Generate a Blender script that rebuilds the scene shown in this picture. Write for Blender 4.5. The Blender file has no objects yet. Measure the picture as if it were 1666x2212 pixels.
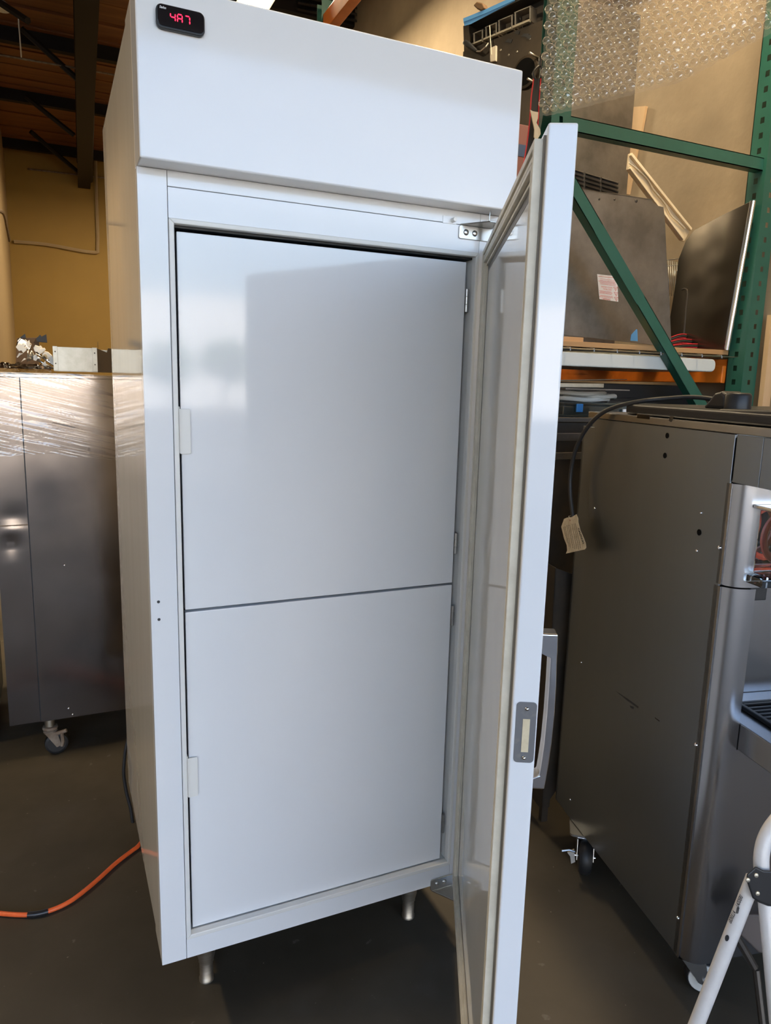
import bpy, bmesh, math, random
from mathutils import Vector, Matrix, noise
random.seed(7)
S = bpy.context.scene
COL = S.collection
V = Vector

# ------------------------------------------------------------------ camera
FPX = 1562.787
YAW, PITCH, ROLL = 0.4312, -0.1792, 0.0273
CAM = V((-0.1467, -1.3501, 1.3387))
_f = V((math.sin(YAW) * math.cos(PITCH), math.cos(YAW) * math.cos(PITCH), math.sin(PITCH)))
_r0 = V((math.cos(YAW), -math.sin(YAW), 0)); _u0 = _r0.cross(_f)
CR = _r0 * math.cos(ROLL) + _u0 * math.sin(ROLL)
CU = -_r0 * math.sin(ROLL) + _u0 * math.cos(ROLL)
CF = _f
cd = bpy.data.cameras.new('camera'); cam = bpy.data.objects.new('camera', cd); COL.objects.link(cam)
cd.sensor_fit = 'HORIZONTAL'; cd.sensor_width = 36.0; cd.lens = 36.0 * FPX / 1666.0
cd.clip_start = 0.02; cd.clip_end = 300
m = Matrix.Identity(4)
for i in range(3):
    m[i][0], m[i][1], m[i][2], m[i][3] = CR[i], CU[i], -CF[i], CAM[i]
cam.matrix_world = m
S.camera = cam

# ------------------------------------------------------------------ sky, sun, exposure
W = bpy.data.worlds.new('sky'); S.world = W; W.use_nodes = True
nt = W.node_tree; nt.nodes.clear()
wo = nt.nodes.new('ShaderNodeOutputWorld'); bg = nt.nodes.new('ShaderNodeBackground')
sk = nt.nodes.new('ShaderNodeTexSky'); sk.sky_type = 'NISHITA'; sk.sun_disc = False
sk.sun_elevation = math.radians(52); sk.sun_rotation = math.radians(12); sk.air_density = 1.0; sk.dust_density = 4.0; sk.ozone_density = 1.0
bg.inputs['Strength'].default_value = 0.9
nt.links.new(sk.outputs[0], bg.inputs['Color']); nt.links.new(bg.outputs[0], wo.inputs['Surface'])
sl = bpy.data.lights.new('sun', 'SUN'); so = bpy.data.objects.new('sun', sl); COL.objects.link(so)
sl.energy = 15.0; sl.angle = math.radians(0.6); sl.color = (1.0, 0.95, 0.86)
so.rotation_euler = V((-0.12, -0.62, -0.78)).to_track_quat('-Z', 'Y').to_euler()      # travels towards -Y: sun stands behind the hall
so.location = (2, 12, 20)
S.view_settings.view_transform = 'Standard'; S.view_settings.look = 'None'
S.view_settings.gamma = 1.0; S.view_settings.use_curve_mapping = False
S.view_settings.exposure = 0.30
S.cycles.use_denoising = True
S.cycles.max_bounces = 10; S.cycles.diffuse_bounces = 5; S.cycles.glossy_bounces = 5
S.cycles.transparent_max_bounces = 16; S.cycles.transmission_bounces = 8
S.cycles.sample_clamp_indirect = 8.0; S.cycles.caustics_reflective = False; S.cycles.caustics_refractive = False

# ------------------------------------------------------------------ unprojection of measured image points onto real planes
def ray(x, y): return CF + CR * ((x - 833.0) / FPX) - CU * ((y - 1106.0) / FPX)
def on(px, ax, val):
    d = ray(*px); return CAM + d * ((val - CAM[ax]) / d[ax])
def onp(px, n, p0):
    d = ray(*px); return CAM + d * ((V(p0) - CAM).dot(n) / d.dot(n))
def dep(px, t): return CAM + ray(*px) * t

# ------------------------------------------------------------------ mesh builder
class MB:
    def __init__(s, M=None): s.v = []; s.f = []; s.M = M or Matrix.Identity(4); s.sm = []
    def _add(s, vs, fs, smooth=False):
        o = len(s.v); s.v += [tuple(s.M @ V(p)) for p in vs]
        s.f += [tuple(i + o for i in f) for f in fs]; s.sm += [smooth] * len(fs); return s
    def box(s, a, b):
        x0, y0, z0 = [min(a[i], b[i]) for i in range(3)]; x1, y1, z1 = [max(a[i], b[i]) for i in range(3)]
        return s._add([(x0,y0,z0),(x1,y0,z0),(x1,y1,z0),(x0,y1,z0),(x0,y0,z1),(x1,y0,z1),(x1,y1,z1),(x0,y1,z1)],
                      [(0,3,2,1),(4,5,6,7),(0,1,5,4),(1,2,6,5),(2,3,7,6),(3,0,4,7)])
    def prism(s, pts, off, smooth=False):
        """planar polygon pts (3D) extruded by vector off"""
        n = len(pts); off = V(off); p = [V(q) for q in pts]
        nrm = V((0,0,0))
        for i in range(n): nrm += p[i].cross(p[(i+1) % n])
        if nrm.dot(off) > 0: p = p[::-1]
        vs = [tuple(q) for q in p] + [tuple(q + off) for q in p]
        fs = [tuple(range(n)), tuple(range(2*n-1, n-1, -1))]
        o = len(s.v); s.v += [tuple(s.M @ V(q)) for q in vs]
        s.f += [tuple(i+o for i in f) for f in fs]; s.sm += [False, False]
        for i in range(n):
            j = (i+1) % n
            s.f.append((o+i, o+n+i, o+n+j, o+j)); s.sm.append(smooth)
        return s
    def tube(s, path, r, seg=10, cap=True, smooth=True, flat=1.0):
        path = [V(q) for q in path]; n = len(path)
        rs = r if isinstance(r, (list, tuple)) else [r]*n
        t0 = (path[1]-path[0]).normalized()
        up = V((0,0,1)) if abs(t0.z) < .9 else V((1,0,0))
        a = t0.cross(up).normalized(); vs = []
        for i in range(n):
            t = (path[min(i+1,n-1)]-path[max(i-1,0)]).normalized()
            a = (a - t*a.dot(t)).normalized(); b = t.cross(a)
            for k in range(seg):
                th = 2*math.pi*k/seg
                vs.append(path[i] + a*math.cos(th)*rs[i] + b*math.sin(th)*rs[i]*flat)
        fs = []
        for i in range(n-1):
            for k in range(seg):
                k2 = (k+1) % seg
                fs.append((i*seg+k, i*seg+k2, (i+1)*seg+k2, (i+1)*seg+k))
        s._add(vs, fs, smooth)
        if cap:
            o = len(s.v) - len(vs)
            s.f.append(tuple(o+k for k in range(seg-1,-1,-1))); s.sm.append(False)
            s.f.append(tuple(o+(n-1)*seg+k for k in range(seg))); s.sm.append(False)
        return s
    def lathe(s, prof, c, axis=(0,0,1), seg=24, smooth=True, cap=True):
        """prof: list of (radius, height along axis)"""
        ax = V(axis).normalized(); a = ax.orthogonal().normalized(); b = ax.cross(a); c = V(c); vs = []
        for r, h in prof:
            for k in range(seg):
                th = 2*math.pi*k/seg; vs.append(c + ax*h + (a*math.cos(th)+b*math.sin(th))*max(r,1e-5))
        fs = []
        for i in range(len(prof)-1):
            for k in range(seg):
                k2 = (k+1)%seg; fs.append((i*seg+k, i*seg+k2, (i+1)*seg+k2, (i+1)*seg+k))
        s._add(vs, fs, smooth)
        if not cap: return s
        o = len(s.v)-len(vs); n = len(prof)
        s.f.append(tuple(o+k for k in range(seg-1,-1,-1))); s.sm.append(False)
        s.f.append(tuple(o+(n-1)*seg+k for k in range(seg))); s.sm.append(False)
        return s
    def ring(s, o0, o1, i0, i1, w0, w1, f):
        """rectangular frame between outer rect o0..o1 and inner rect i0..i1 (2D), from depth w0 to w1; f maps (a,b,w)->3D"""
        oc = [(o0[0],o0[1]),(o1[0],o0[1]),(o1[0],o1[1]),(o0[0],o1[1])]
        ic = [(i0[0],i0[1]),(i1[0],i0[1]),(i1[0],i1[1]),(i0[0],i1[1])]
        vs = [f(a,b,w) for w in (w0,w1) for c in (oc,ic) for a,b in c]
        fs = []
        for k in range(4):
            j = (k+1)%4
            fs += [(k,j,4+j,4+k),(8+k,12+k,12+j,8+j),(k,8+k,8+j,j),(4+k,4+j,12+j,12+k)]
        return s._add(vs, fs)
    def grid(s, fn, nu, nv, smooth=True):
        vs = [fn(i/nu, j/nv) for j in range(nv+1) for i in range(nu+1)]
        fs = [(j*(nu+1)+i, j*(nu+1)+i+1, (j+1)*(nu+1)+i+1, (j+1)*(nu+1)+i) for j in range(nv) for i in range(nu)]
        return s._add(vs, fs, smooth)
    def build(s, name, mat, parent=None, bevel=0, bseg=2, normals=True):
        me = bpy.data.meshes.new(name)
        me.from_pydata(s.v, [], s.f)
        if normals:
            bm = bmesh.new(); bm.from_mesh(me); bmesh.ops.recalc_face_normals(bm, faces=bm.faces)
            if any(s.sm):
                for e in bm.edges:
                    if len(e.link_faces) == 2 and e.calc_face_angle(0) > .75: e.smooth = False
            bm.to_mesh(me); bm.free()
        me.polygons.foreach_set('use_smooth', s.sm)
        if mat: me.materials.append(MAT[mat])
        me.update()
        o = bpy.data.objects.new(name, me); COL.objects.link(o); attach(o, parent)
        if bevel:
            b = o.modifiers.new('bevel', 'BEVEL'); b.width = bevel; b.segments = bseg; b.limit_method = 'ANGLE'; b.angle_limit = math.radians(50)
            b.harden_normals = False
        return o
def attach(o, parent):
    if parent is None: return
    o.parent = parent
    if parent.type == 'EMPTY': o.matrix_parent_inverse = parent.matrix_basis.inverted()
def dup(o, parent, loc=None, M=None):
    c = o.copy(); COL.objects.link(c); attach(c, parent)
    if loc is not None: c.location = loc
    if M is not None: c.matrix_basis = M
    return c
def tag(o, label=None, cat=None, group=None, kind=None):
    if label: o['label'] = label
    if cat: o['category'] = cat
    if group: o['group'] = group
    if kind: o['kind'] = kind
    return o
def thing(name, loc, label, cat, group=None, rz=0):
    o = bpy.data.objects.new(name, None); COL.objects.link(o); o.location = loc; o.rotation_euler = (0,0,rz)
    o.empty_display_size = .1
    o.matrix_basis = Matrix.Translation(V(loc)) @ Matrix.Rotation(rz,4,'Z')
    return tag(o, label, cat, group)
def rrect(a0, b0, a1, b1, r, f, seg=5):
    out = []
    for cx, cy, st in ((a1-r,b1-r,0),(a0+r,b1-r,90),(a0+r,b0+r,180),(a1-r,b0+r,270)):
        for k in range(seg+1):
            t = math.radians(st+90*k/seg); out.append(f(cx+r*math.cos(t), cy+r*math.sin(t)))
    return out
def text(body, p0, p1, nrm, mat, name, parent, height=None, shear=0, bold=0, lift=.0004):
    """flat lettering from world point p0 to p1, facing nrm"""
    cu = bpy.data.curves.new('t', 'FONT'); cu.body = body; cu.size = 1; cu.extrude = 0; cu.offset = bold; cu.shear = shear
    to = bpy.data.objects.new('t', cu); COL.objects.link(to)
    dg = bpy.context.evaluated_depsgraph_get()
    me = bpy.data.meshes.new_from_object(to.evaluated_get(dg))
    bpy.data.objects.remove(to); bpy.data.curves.remove(cu)
    xs = [v.co.x for v in me.vertices]; ys = [v.co.y for v in me.vertices]
    p0, p1, nrm = V(p0), V(p1), V(nrm).normalized()
    X = (p1-p0); L = X.length; X.normalize(); Y = nrm.cross(X).normalized()
    sx = L/(max(xs)-min(xs)); sy = sx if height is None else height/(max(ys)-min(ys))
    for v in me.vertices:
        v.co = p0 + X*(v.co.x-min(xs))*sx + Y*(v.co.y-min(ys))*sy + nrm*lift
    me.name = name; me.materials.clear(); me.materials.append(MAT[mat])
    o = bpy.data.objects.new(name, me); COL.objects.link(o); attach(o, parent); return o
def smooth_path(pts, n=8):
    pts = [V(p) for p in pts]; out = []
    for i in range(len(pts)-1):
        p0 = pts[max(i-1,0)]; p1 = pts[i]; p2 = pts[i+1]; p3 = pts[min(i+2,len(pts)-1)]
        for k in range(n):
            t = k/n
            out.append(.5*((2*p1)+(p2-p0)*t+(2*p0-5*p1+4*p2-p3)*t*t+(3*p1-p0-3*p2+p3)*t**3))
    return out+[pts[-1]]

# ------------------------------------------------------------------ materials
MAT = {}
def mat(name, col, rough=.5, metal=0, spec=.5, var=None, bump=None, rvar=None, emit=None, coat=0, stretch=None):
    """var=(scale, second colour, amount, detail) noise tint; bump=(scale,strength,distance); rvar=(scale, lo, hi)"""
    m = bpy.data.materials.new(name); m.use_nodes = True; n = m.node_tree.nodes; l = m.node_tree.links
    b = n['Principled BSDF']; b.inputs['Base Color'].default_value = (*col,1); b.inputs['Roughness'].default_value = rough
    b.inputs['Metallic'].default_value = metal; b.inputs['Specular IOR Level'].default_value = spec
    if coat: b.inputs['Coat Weight'].default_value = coat; b.inputs['Coat Roughness'].default_value = .05
    tc = n.new('ShaderNodeTexCoord'); src = tc.outputs['Object']
    def nz(scale, detail=4, rg=.6):
        t = n.new('ShaderNodeTexNoise'); t.inputs['Scale'].default_value = scale; t.inputs['Detail'].default_value = detail; t.inputs['Roughness'].default_value = rg
        if stretch:
            mp = n.new('ShaderNodeMapping'); mp.inputs['Scale'].default_value = stretch; l.new(src, mp.inputs['Vector']); l.new(mp.outputs[0], t.inputs['Vector'])
        else: l.new(src, t.inputs['Vector'])
        return t
    if var:
        t = nz(var[0], var[3] if len(var) > 3 else 5); r = n.new('ShaderNodeValToRGB')
        lo = var[4] if len(var) > 4 else .35; hi = var[5] if len(var) > 5 else .65
        r.color_ramp.elements[0].position = lo; r.color_ramp.elements[1].position = hi
        mx = n.new('ShaderNodeMix'); mx.data_type = 'RGBA'; mx.inputs[6].default_value = (*col,1); mx.inputs[7].default_value = (*var[1],1)
        mu = n.new('ShaderNodeMath'); mu.operation = 'MULTIPLY'; mu.inputs[1].default_value = var[2]
        l.new(t.outputs['Fac'], r.inputs[0]); l.new(r.outputs[0], mu.inputs[0]); l.new(mu.outputs[0], mx.inputs[0]); l.new(mx.outputs[2], b.inputs['Base Color'])
    if rvar:
        t = nz(rvar[0], 4); mr = n.new('ShaderNodeMapRange'); mr.inputs[1].default_value = .3; mr.inputs[2].default_value = .7; mr.inputs[3].default_value = rvar[1]; mr.inputs[4].default_value = rvar[2]
        l.new(t.outputs['Fac'], mr.inputs[0]); l.new(mr.outputs[0], b.inputs['Roughness'])
    if bump:
        prev = None
        for bp in (bump if isinstance(bump[0], (tuple, list)) else [bump]):
            t = nz(bp[0], 2); bu = n.new('ShaderNodeBump'); bu.inputs['Strength'].default_value = bp[1]; bu.inputs['Distance'].default_value = bp[2]
            l.new(t.outputs['Fac'], bu.inputs['Height'])
            if prev: l.new(prev.outputs[0], bu.inputs['Normal'])
            prev = bu
        l.new(prev.outputs[0], b.inputs['Normal'])
    if emit:
        b.inputs['Emission Color'].default_value = (*emit[0],1); b.inputs['Emission Strength'].default_value = emit[1]
    MAT[name] = m; return m
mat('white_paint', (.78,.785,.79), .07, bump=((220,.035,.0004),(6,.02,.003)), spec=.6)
mat('white_warm_lit', (.74,.69,.61), .06, bump=((5,.07,.010),(200,.02,.0004)), stretch=(1,1,.35), spec=.6)  # same white enamel; warm room light on the side is tinted into the colour
mat('liner', (.70,.69,.67), .06, bump=(4,.07,.010), spec=.6)
mat('vinyl', (.76,.745,.70), .35)
mat('gasket', (.72,.66,.53), .45, var=(30,(.45,.40,.30),.4))
mat('gasket_groove_shade', (.16,.135,.10), .5)
mat('gap_dark', (.025,.026,.028), .5)
mat('void_black', (.003,.003,.003), .9, spec=.1)
mat('chrome', (.80,.80,.81), .07, 1)
mat('zinc', (.50,.50,.485), .30, 1, bump=(60,.1,.001))
mat('leg_steel', (.50,.46,.40), .42, 1, var=(30,(.36,.30,.22),.6), stretch=(1,1,6))
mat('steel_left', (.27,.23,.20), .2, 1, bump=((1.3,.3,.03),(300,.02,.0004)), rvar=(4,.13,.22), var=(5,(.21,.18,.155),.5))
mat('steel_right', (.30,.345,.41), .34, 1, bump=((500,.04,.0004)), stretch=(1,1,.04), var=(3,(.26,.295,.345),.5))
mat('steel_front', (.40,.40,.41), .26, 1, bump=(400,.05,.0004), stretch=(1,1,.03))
mat('steel_sheet', (.36,.34,.32), .38, 1, bump=((3,.2,.03),(60,.05,.001)), var=(7,(.20,.19,.18),.85,6))
mat('steel_dark_sheet', (.17,.15,.125), .22, 1, bump=((3,.25,.03),(60,.03,.001)), var=(5,(.15,.135,.12),.85,6))
mat('galv', (.48,.45,.38), .42, 1, var=(40,(.40,.37,.30),.8))
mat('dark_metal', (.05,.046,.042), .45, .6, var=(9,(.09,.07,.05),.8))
mat('housing_brown', (.060,.045,.030), .40, .5, var=(7,(.03,.025,.02),.9,6))
mat('black_plastic', (.016,.016,.017), .38, spec=.35, bump=(600,.15,.0005))
mat('black_rubber', (.014,.014,.015), .5)
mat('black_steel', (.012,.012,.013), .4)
mat('latch_grey', (.17,.17,.175), .45, .3, var=(60,(.32,.30,.24),.5,5,.55,.75))
mat('latch_cream', (.72,.62,.42), .5, var=(40,(.45,.33,.18),.5))
mat('screen', (.012,.010,.011), .05, spec=.6)
mat('led', (.6,0,.02), .4, emit=((1,.01,.05),3.0))
mat('print_white', (.85,.85,.85), .5)
mat('orange_cord', (.80,.13,.03), .38, var=(40,(.55,.09,.02),.5))
mat('tape_black', (.015,.015,.017), .3)
mat('concrete_floor', (.050,.041,.028), .5, spec=.25, var=(1.6,(.088,.072,.051),.9,8), bump=((8,.12,.01),(90,.15,.001)), rvar=(2.5,.45,.7))
def floor_specks():
    n = MAT['concrete_floor'].node_tree.nodes; l = MAT['concrete_floor'].node_tree.links; b = n['Principled BSDF']
    src = b.inputs['Base Color'].links[0].from_socket; tc = [q for q in n if q.type == 'TEX_COORD'][0]
    for sc, lo, hi, col, am in ((26,.70,.74,(.16,.14,.11),.55),(70,.74,.77,(.30,.26,.20),.8),(5,.62,.75,(.085,.072,.055),.6)):
        t = n.new('ShaderNodeTexNoise'); t.inputs['Scale'].default_value = sc; t.inputs['Detail'].default_value = 3; l.new(tc.outputs['Object'], t.inputs['Vector'])
        mr = n.new('ShaderNodeMapRange'); mr.inputs[1].default_value = lo; mr.inputs[2].default_value = hi; mr.inputs[4].default_value = am; l.new(t.outputs['Fac'], mr.inputs[0])
        mx = n.new('ShaderNodeMix'); mx.data_type = 'RGBA'; l.new(mr.outputs[0], mx.inputs[0]); l.new(src, mx.inputs[6]); mx.inputs[7].default_value = (*col,1); src = mx.outputs[2]
    l.new(src, b.inputs['Base Color'])
floor_specks()
mat('green_paint', (.022,.105,.078), .35, var=(12,(.018,.085,.062),.6))
mat('orange_paint', (.78,.20,.018), .38, var=(12,(.6,.14,.012),.6))
mat('plaster', (.36,.285,.195), .8, var=(1.7,(.235,.185,.125),.9,8), bump=(25,.25,.006))
mat('wall_yellow', (.33,.205,.046), .75, var=(.8,(.26,.16,.038),.6))
mat('wall_tan', (.36,.265,.15), .75, var=(1.2,(.31,.225,.125),.5))
mat('wall_grey', (.33,.32,.31), .8, var=(1.2,(.28,.27,.26),.5))
mat('deck_wood', (.30,.12,.045), .6, var=(5,(.11,.045,.02),.9,6), stretch=(.12,2,2))
mat('beam_dark', (.012,.009,.0075), .7, spec=.3)
mat('wood', (.55,.33,.15), .6, var=(6,(.36,.19,.075),.8,6), stretch=(.3,3,3))
mat('plywood', (.62,.43,.25), .65, var=(5,(.48,.31,.16),.7,6), stretch=(3,3,.3))
mat('beige_plastic', (.72,.60,.42), .45)
mat('white_plastic', (.58,.60,.58), .35)
mat('white_nylon', (.80,.74,.64), .4)
mat('blue_tape', (.09,.30,.62), .6)
mat('blue_latch', (.02,.16,.40), .35)
mat('sticker', (.82,.80,.80), .4, var=(9,(.45,.30,.16),.55,4,.58,.72))
mat('print_red', (.70,.13,.09), .5)
mat('print_black', (.03,.03,.03), .5)
mat('tag_paper', (.62,.53,.38), .75, var=(70,(.45,.36,.23),.7))
mat('eyelet', (.38,.18,.12), .5)
mat('strap_red', (.55,.025,.03), .6)
mat('strap_black', (.014,.013,.013), .7)
mat('ladder_white', (.74,.70,.66), .28, bump=(300,.05,.0005), var=(60,(.66,.61,.56),.4))
mat('carton_pink', (.17,.065,.055), .7)
mat('carton_blue', (.03,.055,.12), .7)
mat('cardboard', (.13,.07,.03), .75)
mat('hose_grey', (.48,.48,.45), .4)
mat('rag', (.62,.54,.42), .85)
mat('tread', (.085,.065,.055), .7)
mat('red_seal', (.55,.07,.03), .4)
mat('facade_white', (.80,.79,.76), .7)
mat('asphalt', (.055,.053,.052), .9, var=(2,(.04,.039,.038),.7))
mat('foliage', (.15,.24,.07), .7, var=(3,(.09,.16,.04),.8))
mat('bark', (.10,.07,.05), .8)
mat('roof_metal', (.30,.29,.28), .5)
mat('tube_light', (1,.95,.85), .5, emit=((1.0,.80,.48),14))
mat('lamp_white', (.8,.8,.78), .5)
mat('rust', (.16,.10,.06), .7, var=(30,(.30,.27,.22),.6))
def clear(name, col, gl_rough, gl_fac, tint, rim=0.35, milk=0, edge=0):
    m = bpy.data.materials.new(name); m.use_nodes = True; n = m.node_tree.nodes; l = m.node_tree.links; n.clear()
    o = n.new('ShaderNodeOutputMaterial'); tr = n.new('ShaderNodeBsdfTransparent'); tr.inputs[0].default_value = (*tint,1)
    gl = n.new('ShaderNodeBsdfGlossy'); gl.inputs[0].default_value = (*col,1); gl.inputs['Roughness'].default_value = gl_rough
    lw = n.new('ShaderNodeLayerWeight'); lw.inputs[0].default_value = rim
    ad = n.new('ShaderNodeMath'); ad.operation = 'ADD'; ad.inputs[1].default_value = gl_fac; ad.use_clamp = True
    mx = n.new('ShaderNodeMixShader')
    l.new(lw.outputs['Fresnel'], ad.inputs[0]); l.new(ad.outputs[0], mx.inputs[0]); l.new(tr.outputs[0], mx.inputs[1]); l.new(gl.outputs[0], mx.inputs[2])
    if milk:
        df = n.new('ShaderNodeBsdfDiffuse'); tl = n.new('ShaderNodeBsdfTranslucent'); df.inputs[0].default_value = tl.inputs[0].default_value = (.9,.87,.80,1)
        h = n.new('ShaderNodeMixShader'); h.inputs[0].default_value = .5; l.new(df.outputs[0], h.inputs[1]); l.new(tl.outputs[0], h.inputs[2])
        m2 = n.new('ShaderNodeMixShader'); m2.inputs[0].default_value = milk
        if edge:
            l2 = n.new('ShaderNodeLayerWeight'); l2.inputs[0].default_value = .5; pw = n.new('ShaderNodeMath'); pw.operation = 'POWER'; pw.inputs[1].default_value = 3.0
            mr = n.new('ShaderNodeMapRange'); mr.inputs[3].default_value = milk; mr.inputs[4].default_value = edge
            l.new(l2.outputs['Facing'], pw.inputs[0]); l.new(pw.outputs[0], mr.inputs[0]); l.new(mr.outputs[0], m2.inputs[0])
        l.new(mx.outputs[0], m2.inputs[1]); l.new(h.outputs[0], m2.inputs[2]); l.new(m2.outputs[0], o.inputs[0])
    else: l.new(mx.outputs[0], o.inputs[0])
    MAT[name] = m
clear('film', (.95,.93,.90), .07, .06, (.97,.96,.95), .30)
clear('bubble_film', (1,.97,.92), .10, .04, (.96,.94,.90), .35, milk=.11)
clear('bubble', (1,.97,.92), .06, .05, (.95,.93,.88), .45, milk=.12, edge=.95)
clear('bin_clear', (.9,.95,1), .15, .10, (.62,.74,.80), .3)
clear('acrylic', (1,1,1), .03, .06, (.93,.95,.95), .35)

# ================================================================== SETTING
ZC = 4.5; XR = 2.32; XL = -6.0; YB = 10.85; YF = -4.2
def struct(o): o['kind'] = 'structure'; return o
struct(MB().box((XL,YF-.2,-.2),(XR+.2,YB+.2,0)).box((XR+.2,YF-.2,-.2),(5.8,-1.6,0)).build('floor','concrete_floor'))
struct(MB().box((XR,-1.6,0),(XR+.2,YB+.2,ZC+.1)).box((XR+.2,-1.6,0),(5.8,-1.4,ZC+.1)).box((5.6,YF-.2,0),(5.8,-1.6,ZC+.1)).build('wall_right','plaster'))
struct(MB().box((XL-.2,YB,0),(XR,YB+.2,ZC+.1)).build('wall_back','wall_yellow'))
struct(MB().box((XL-.2,YF-.2,0),(XL,YB,ZC+.1)).build('wall_left','wall_grey'))
struct(MB().box((-.82,6.6,0),(-.60,YB,ZC)).build('wall_partition','wall_tan'))
# front wall with the open loading door behind the camera
OX0, OX1, OZ = -4.2, 3.7, 3.6; XR2 = 5.6; YJ = -1.6
struct(MB().box((XL,YF-.2,0),(OX0,YF,ZC)).box((OX1,YF-.2,0),(XR2,YF,ZC)).box((OX0,YF-.2,OZ),(OX1,YF,ZC)).build('wall_front','wall_tan'))
dr_ = struct(MB().lathe([(.20,0),(.20,OX1-OX0)],(OX0,YF+.22,OZ+.25),(1,0,0),20).build('door_1','roof_metal'))
# ceiling: deck, planks, girder, joists, braces
cl = struct(MB().box((XL,YF-.2,ZC+.06),(XR,YB,ZC+.2)).box((XR,YF-.2,ZC+.06),(5.8,-1.4,ZC+.2)).build('ceiling','deck_wood'))
pk = None
for i in range(60):
    y = YB - .2*(i+1)
    if y < -1.2: break
    if pk is None:
        pk = MB().box((XL,0,0),(XR,.185,.06)).build('plank','deck_wood',cl); o = pk
    else: o = dup(pk, cl)
    o.location = (0, y, ZC + random.uniform(-.012,.012))
jo = None
for y in (10.62, 8.62, 6.95, 5.3, 3.6, 1.9, .2):
    if jo is None: jo = MB().box((XL,-.04,ZC-.13),(XR,.04,ZC-.005)).build('joist','beam_dark',cl); o = jo
    else: o = dup(jo, cl)
    o.location = (0,y,0)
g0 = V((.43,10.8,0)); g1 = V((.02,-1.0,0)); gd = (g1-g0).normalized(); gn = V((gd.y,-gd.x,0))
gb = MB()
for w, z0, z1 in ((.085,4.0,4.03),(.02,4.03,4.35),(.085,4.34,4.37)):
    gb.prism([g0-gn*w+V((0,0,z0)), g1-gn*w+V((0,0,z0)), g1+gn*w+V((0,0,z0)), g0+gn*w+V((0,0,z0))], (0,0,z1-z0))
gb.build('girder','beam_dark',cl)
MB().tube([on((200,0),2,4.05), on((196,390),2,4.05)], .03, 8).build('pipe','beam_dark',cl)
for a, b in (((46,62),(168,172)),((55,208),(160,292)),((66,284),(176,378)),((-40,-20),(60,45))):
    MB().tube([on(a,2,4.40), on(b,2,4.06)], .028, 6, smooth=False).build('brace','beam_dark',cl)
MB().tube([on((-40,112),2,4.15), on((250,162),2,4.15)], .009, 6).build('conduit','rust',cl)
MB().tube([on((40,40),2,4.4), on((46,124),2,4.15)], .006, 6).build('hanger_rod','lamp_white',cl)
MB().tube(smooth_path([on((206,330),1,10.82), on((209,440),1,10.82), on((211,530),1,10.82), on((200,545),1,10.82), on((100,528),1,10.82), on((30,522),1,10.82)],4), .025, 6).build('conduit','wall_tan',bpy.data.objects['wall_back'])
MB().tube([on((60,365),1,10.82), on((230,385),1,10.82)], .012, 6).build('conduit','rust',bpy.data.objects['wall_back'])
MB().tube(smooth_path([on((-20,455),0,-.59), on((6,458),0,-.59), on((14,490),0,-.59), on((20,520),0,-.59)],4), .02, 6).build('conduit','rust',bpy.data.objects['wall_partition'])

# fluorescent fixtures (each lamp carries its own light)
def fixture(x, y, z, label, power):
    t = thing('fluorescent_light', (x,y,z), label, 'light', 'ceiling lights')
    MB().prism([(x-.12,y-.62,z+.05),(x+.12,y-.62,z+.05),(x+.06,y-.62,z+.12),(x-.06,y-.62,z+.12)], (0,1.24,0)).build('reflector','lamp_white',t)
    for s in (-1,1): MB().tube([(x+s*.06,y-.6,z+.025),(x+s*.06,y+.6,z+.025)], .016, 8).build('tube','tube_light',t)
    for s in (-1,1): MB().tube([(x,y+s*.5,z+.12),(x,y+s*.5,ZC)], .006, 6).build('hanger','beam_dark',t)
    ld = bpy.data.lights.new('fluorescent_lamp','AREA'); ld.shape = 'RECTANGLE'; ld.size = .22; ld.size_y = 1.2; ld.energy = power; ld.color = (1,.80,.52)
    lo = bpy.data.objects.new('fluorescent_lamp', ld); COL.objects.link(lo); lo.location = (x,y,z-.005); lo.parent = t; lo.matrix_parent_inverse = t.matrix_basis.inverted()
LP = 95
p = on((552,-12),2,3.9)
fixture(p.x+.05, p.y-.30, 3.9, 'bright fluorescent ceiling light just above the white freezer header', LP)
for x, y, lb_ in ((-3.2,1.5,'fluorescent ceiling light on the left of the hall, level with the freezer'),(-3.2,6.0,'fluorescent ceiling light on the left of the hall, far back'),(1.5,.2,'fluorescent ceiling light straight above the soft serve machine'),(1.3,8.2,'added fluorescent light by the yellow back wall, hidden behind the freezer')):  # four unseen fixtures; the back-wall one is added to brighten wall and ceiling
    fixture(x, y, 3.9, lb_, LP)
lb = thing('dome_lamp', on((4,20),2,4.3), 'small white dome lamp on the wooden ceiling, top left', 'lamp')
c0 = on((4,20),2,4.3)
MB().lathe([(.015,.07),(.04,.055),(.065,.02),(.07,0)], c0).build('shade','lamp_white',lb)
MB().tube([c0+V((0,0,.07)), V((c0.x,c0.y,ZC-.014))], .01, 6).build('stem','lamp_white',lb)

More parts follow.
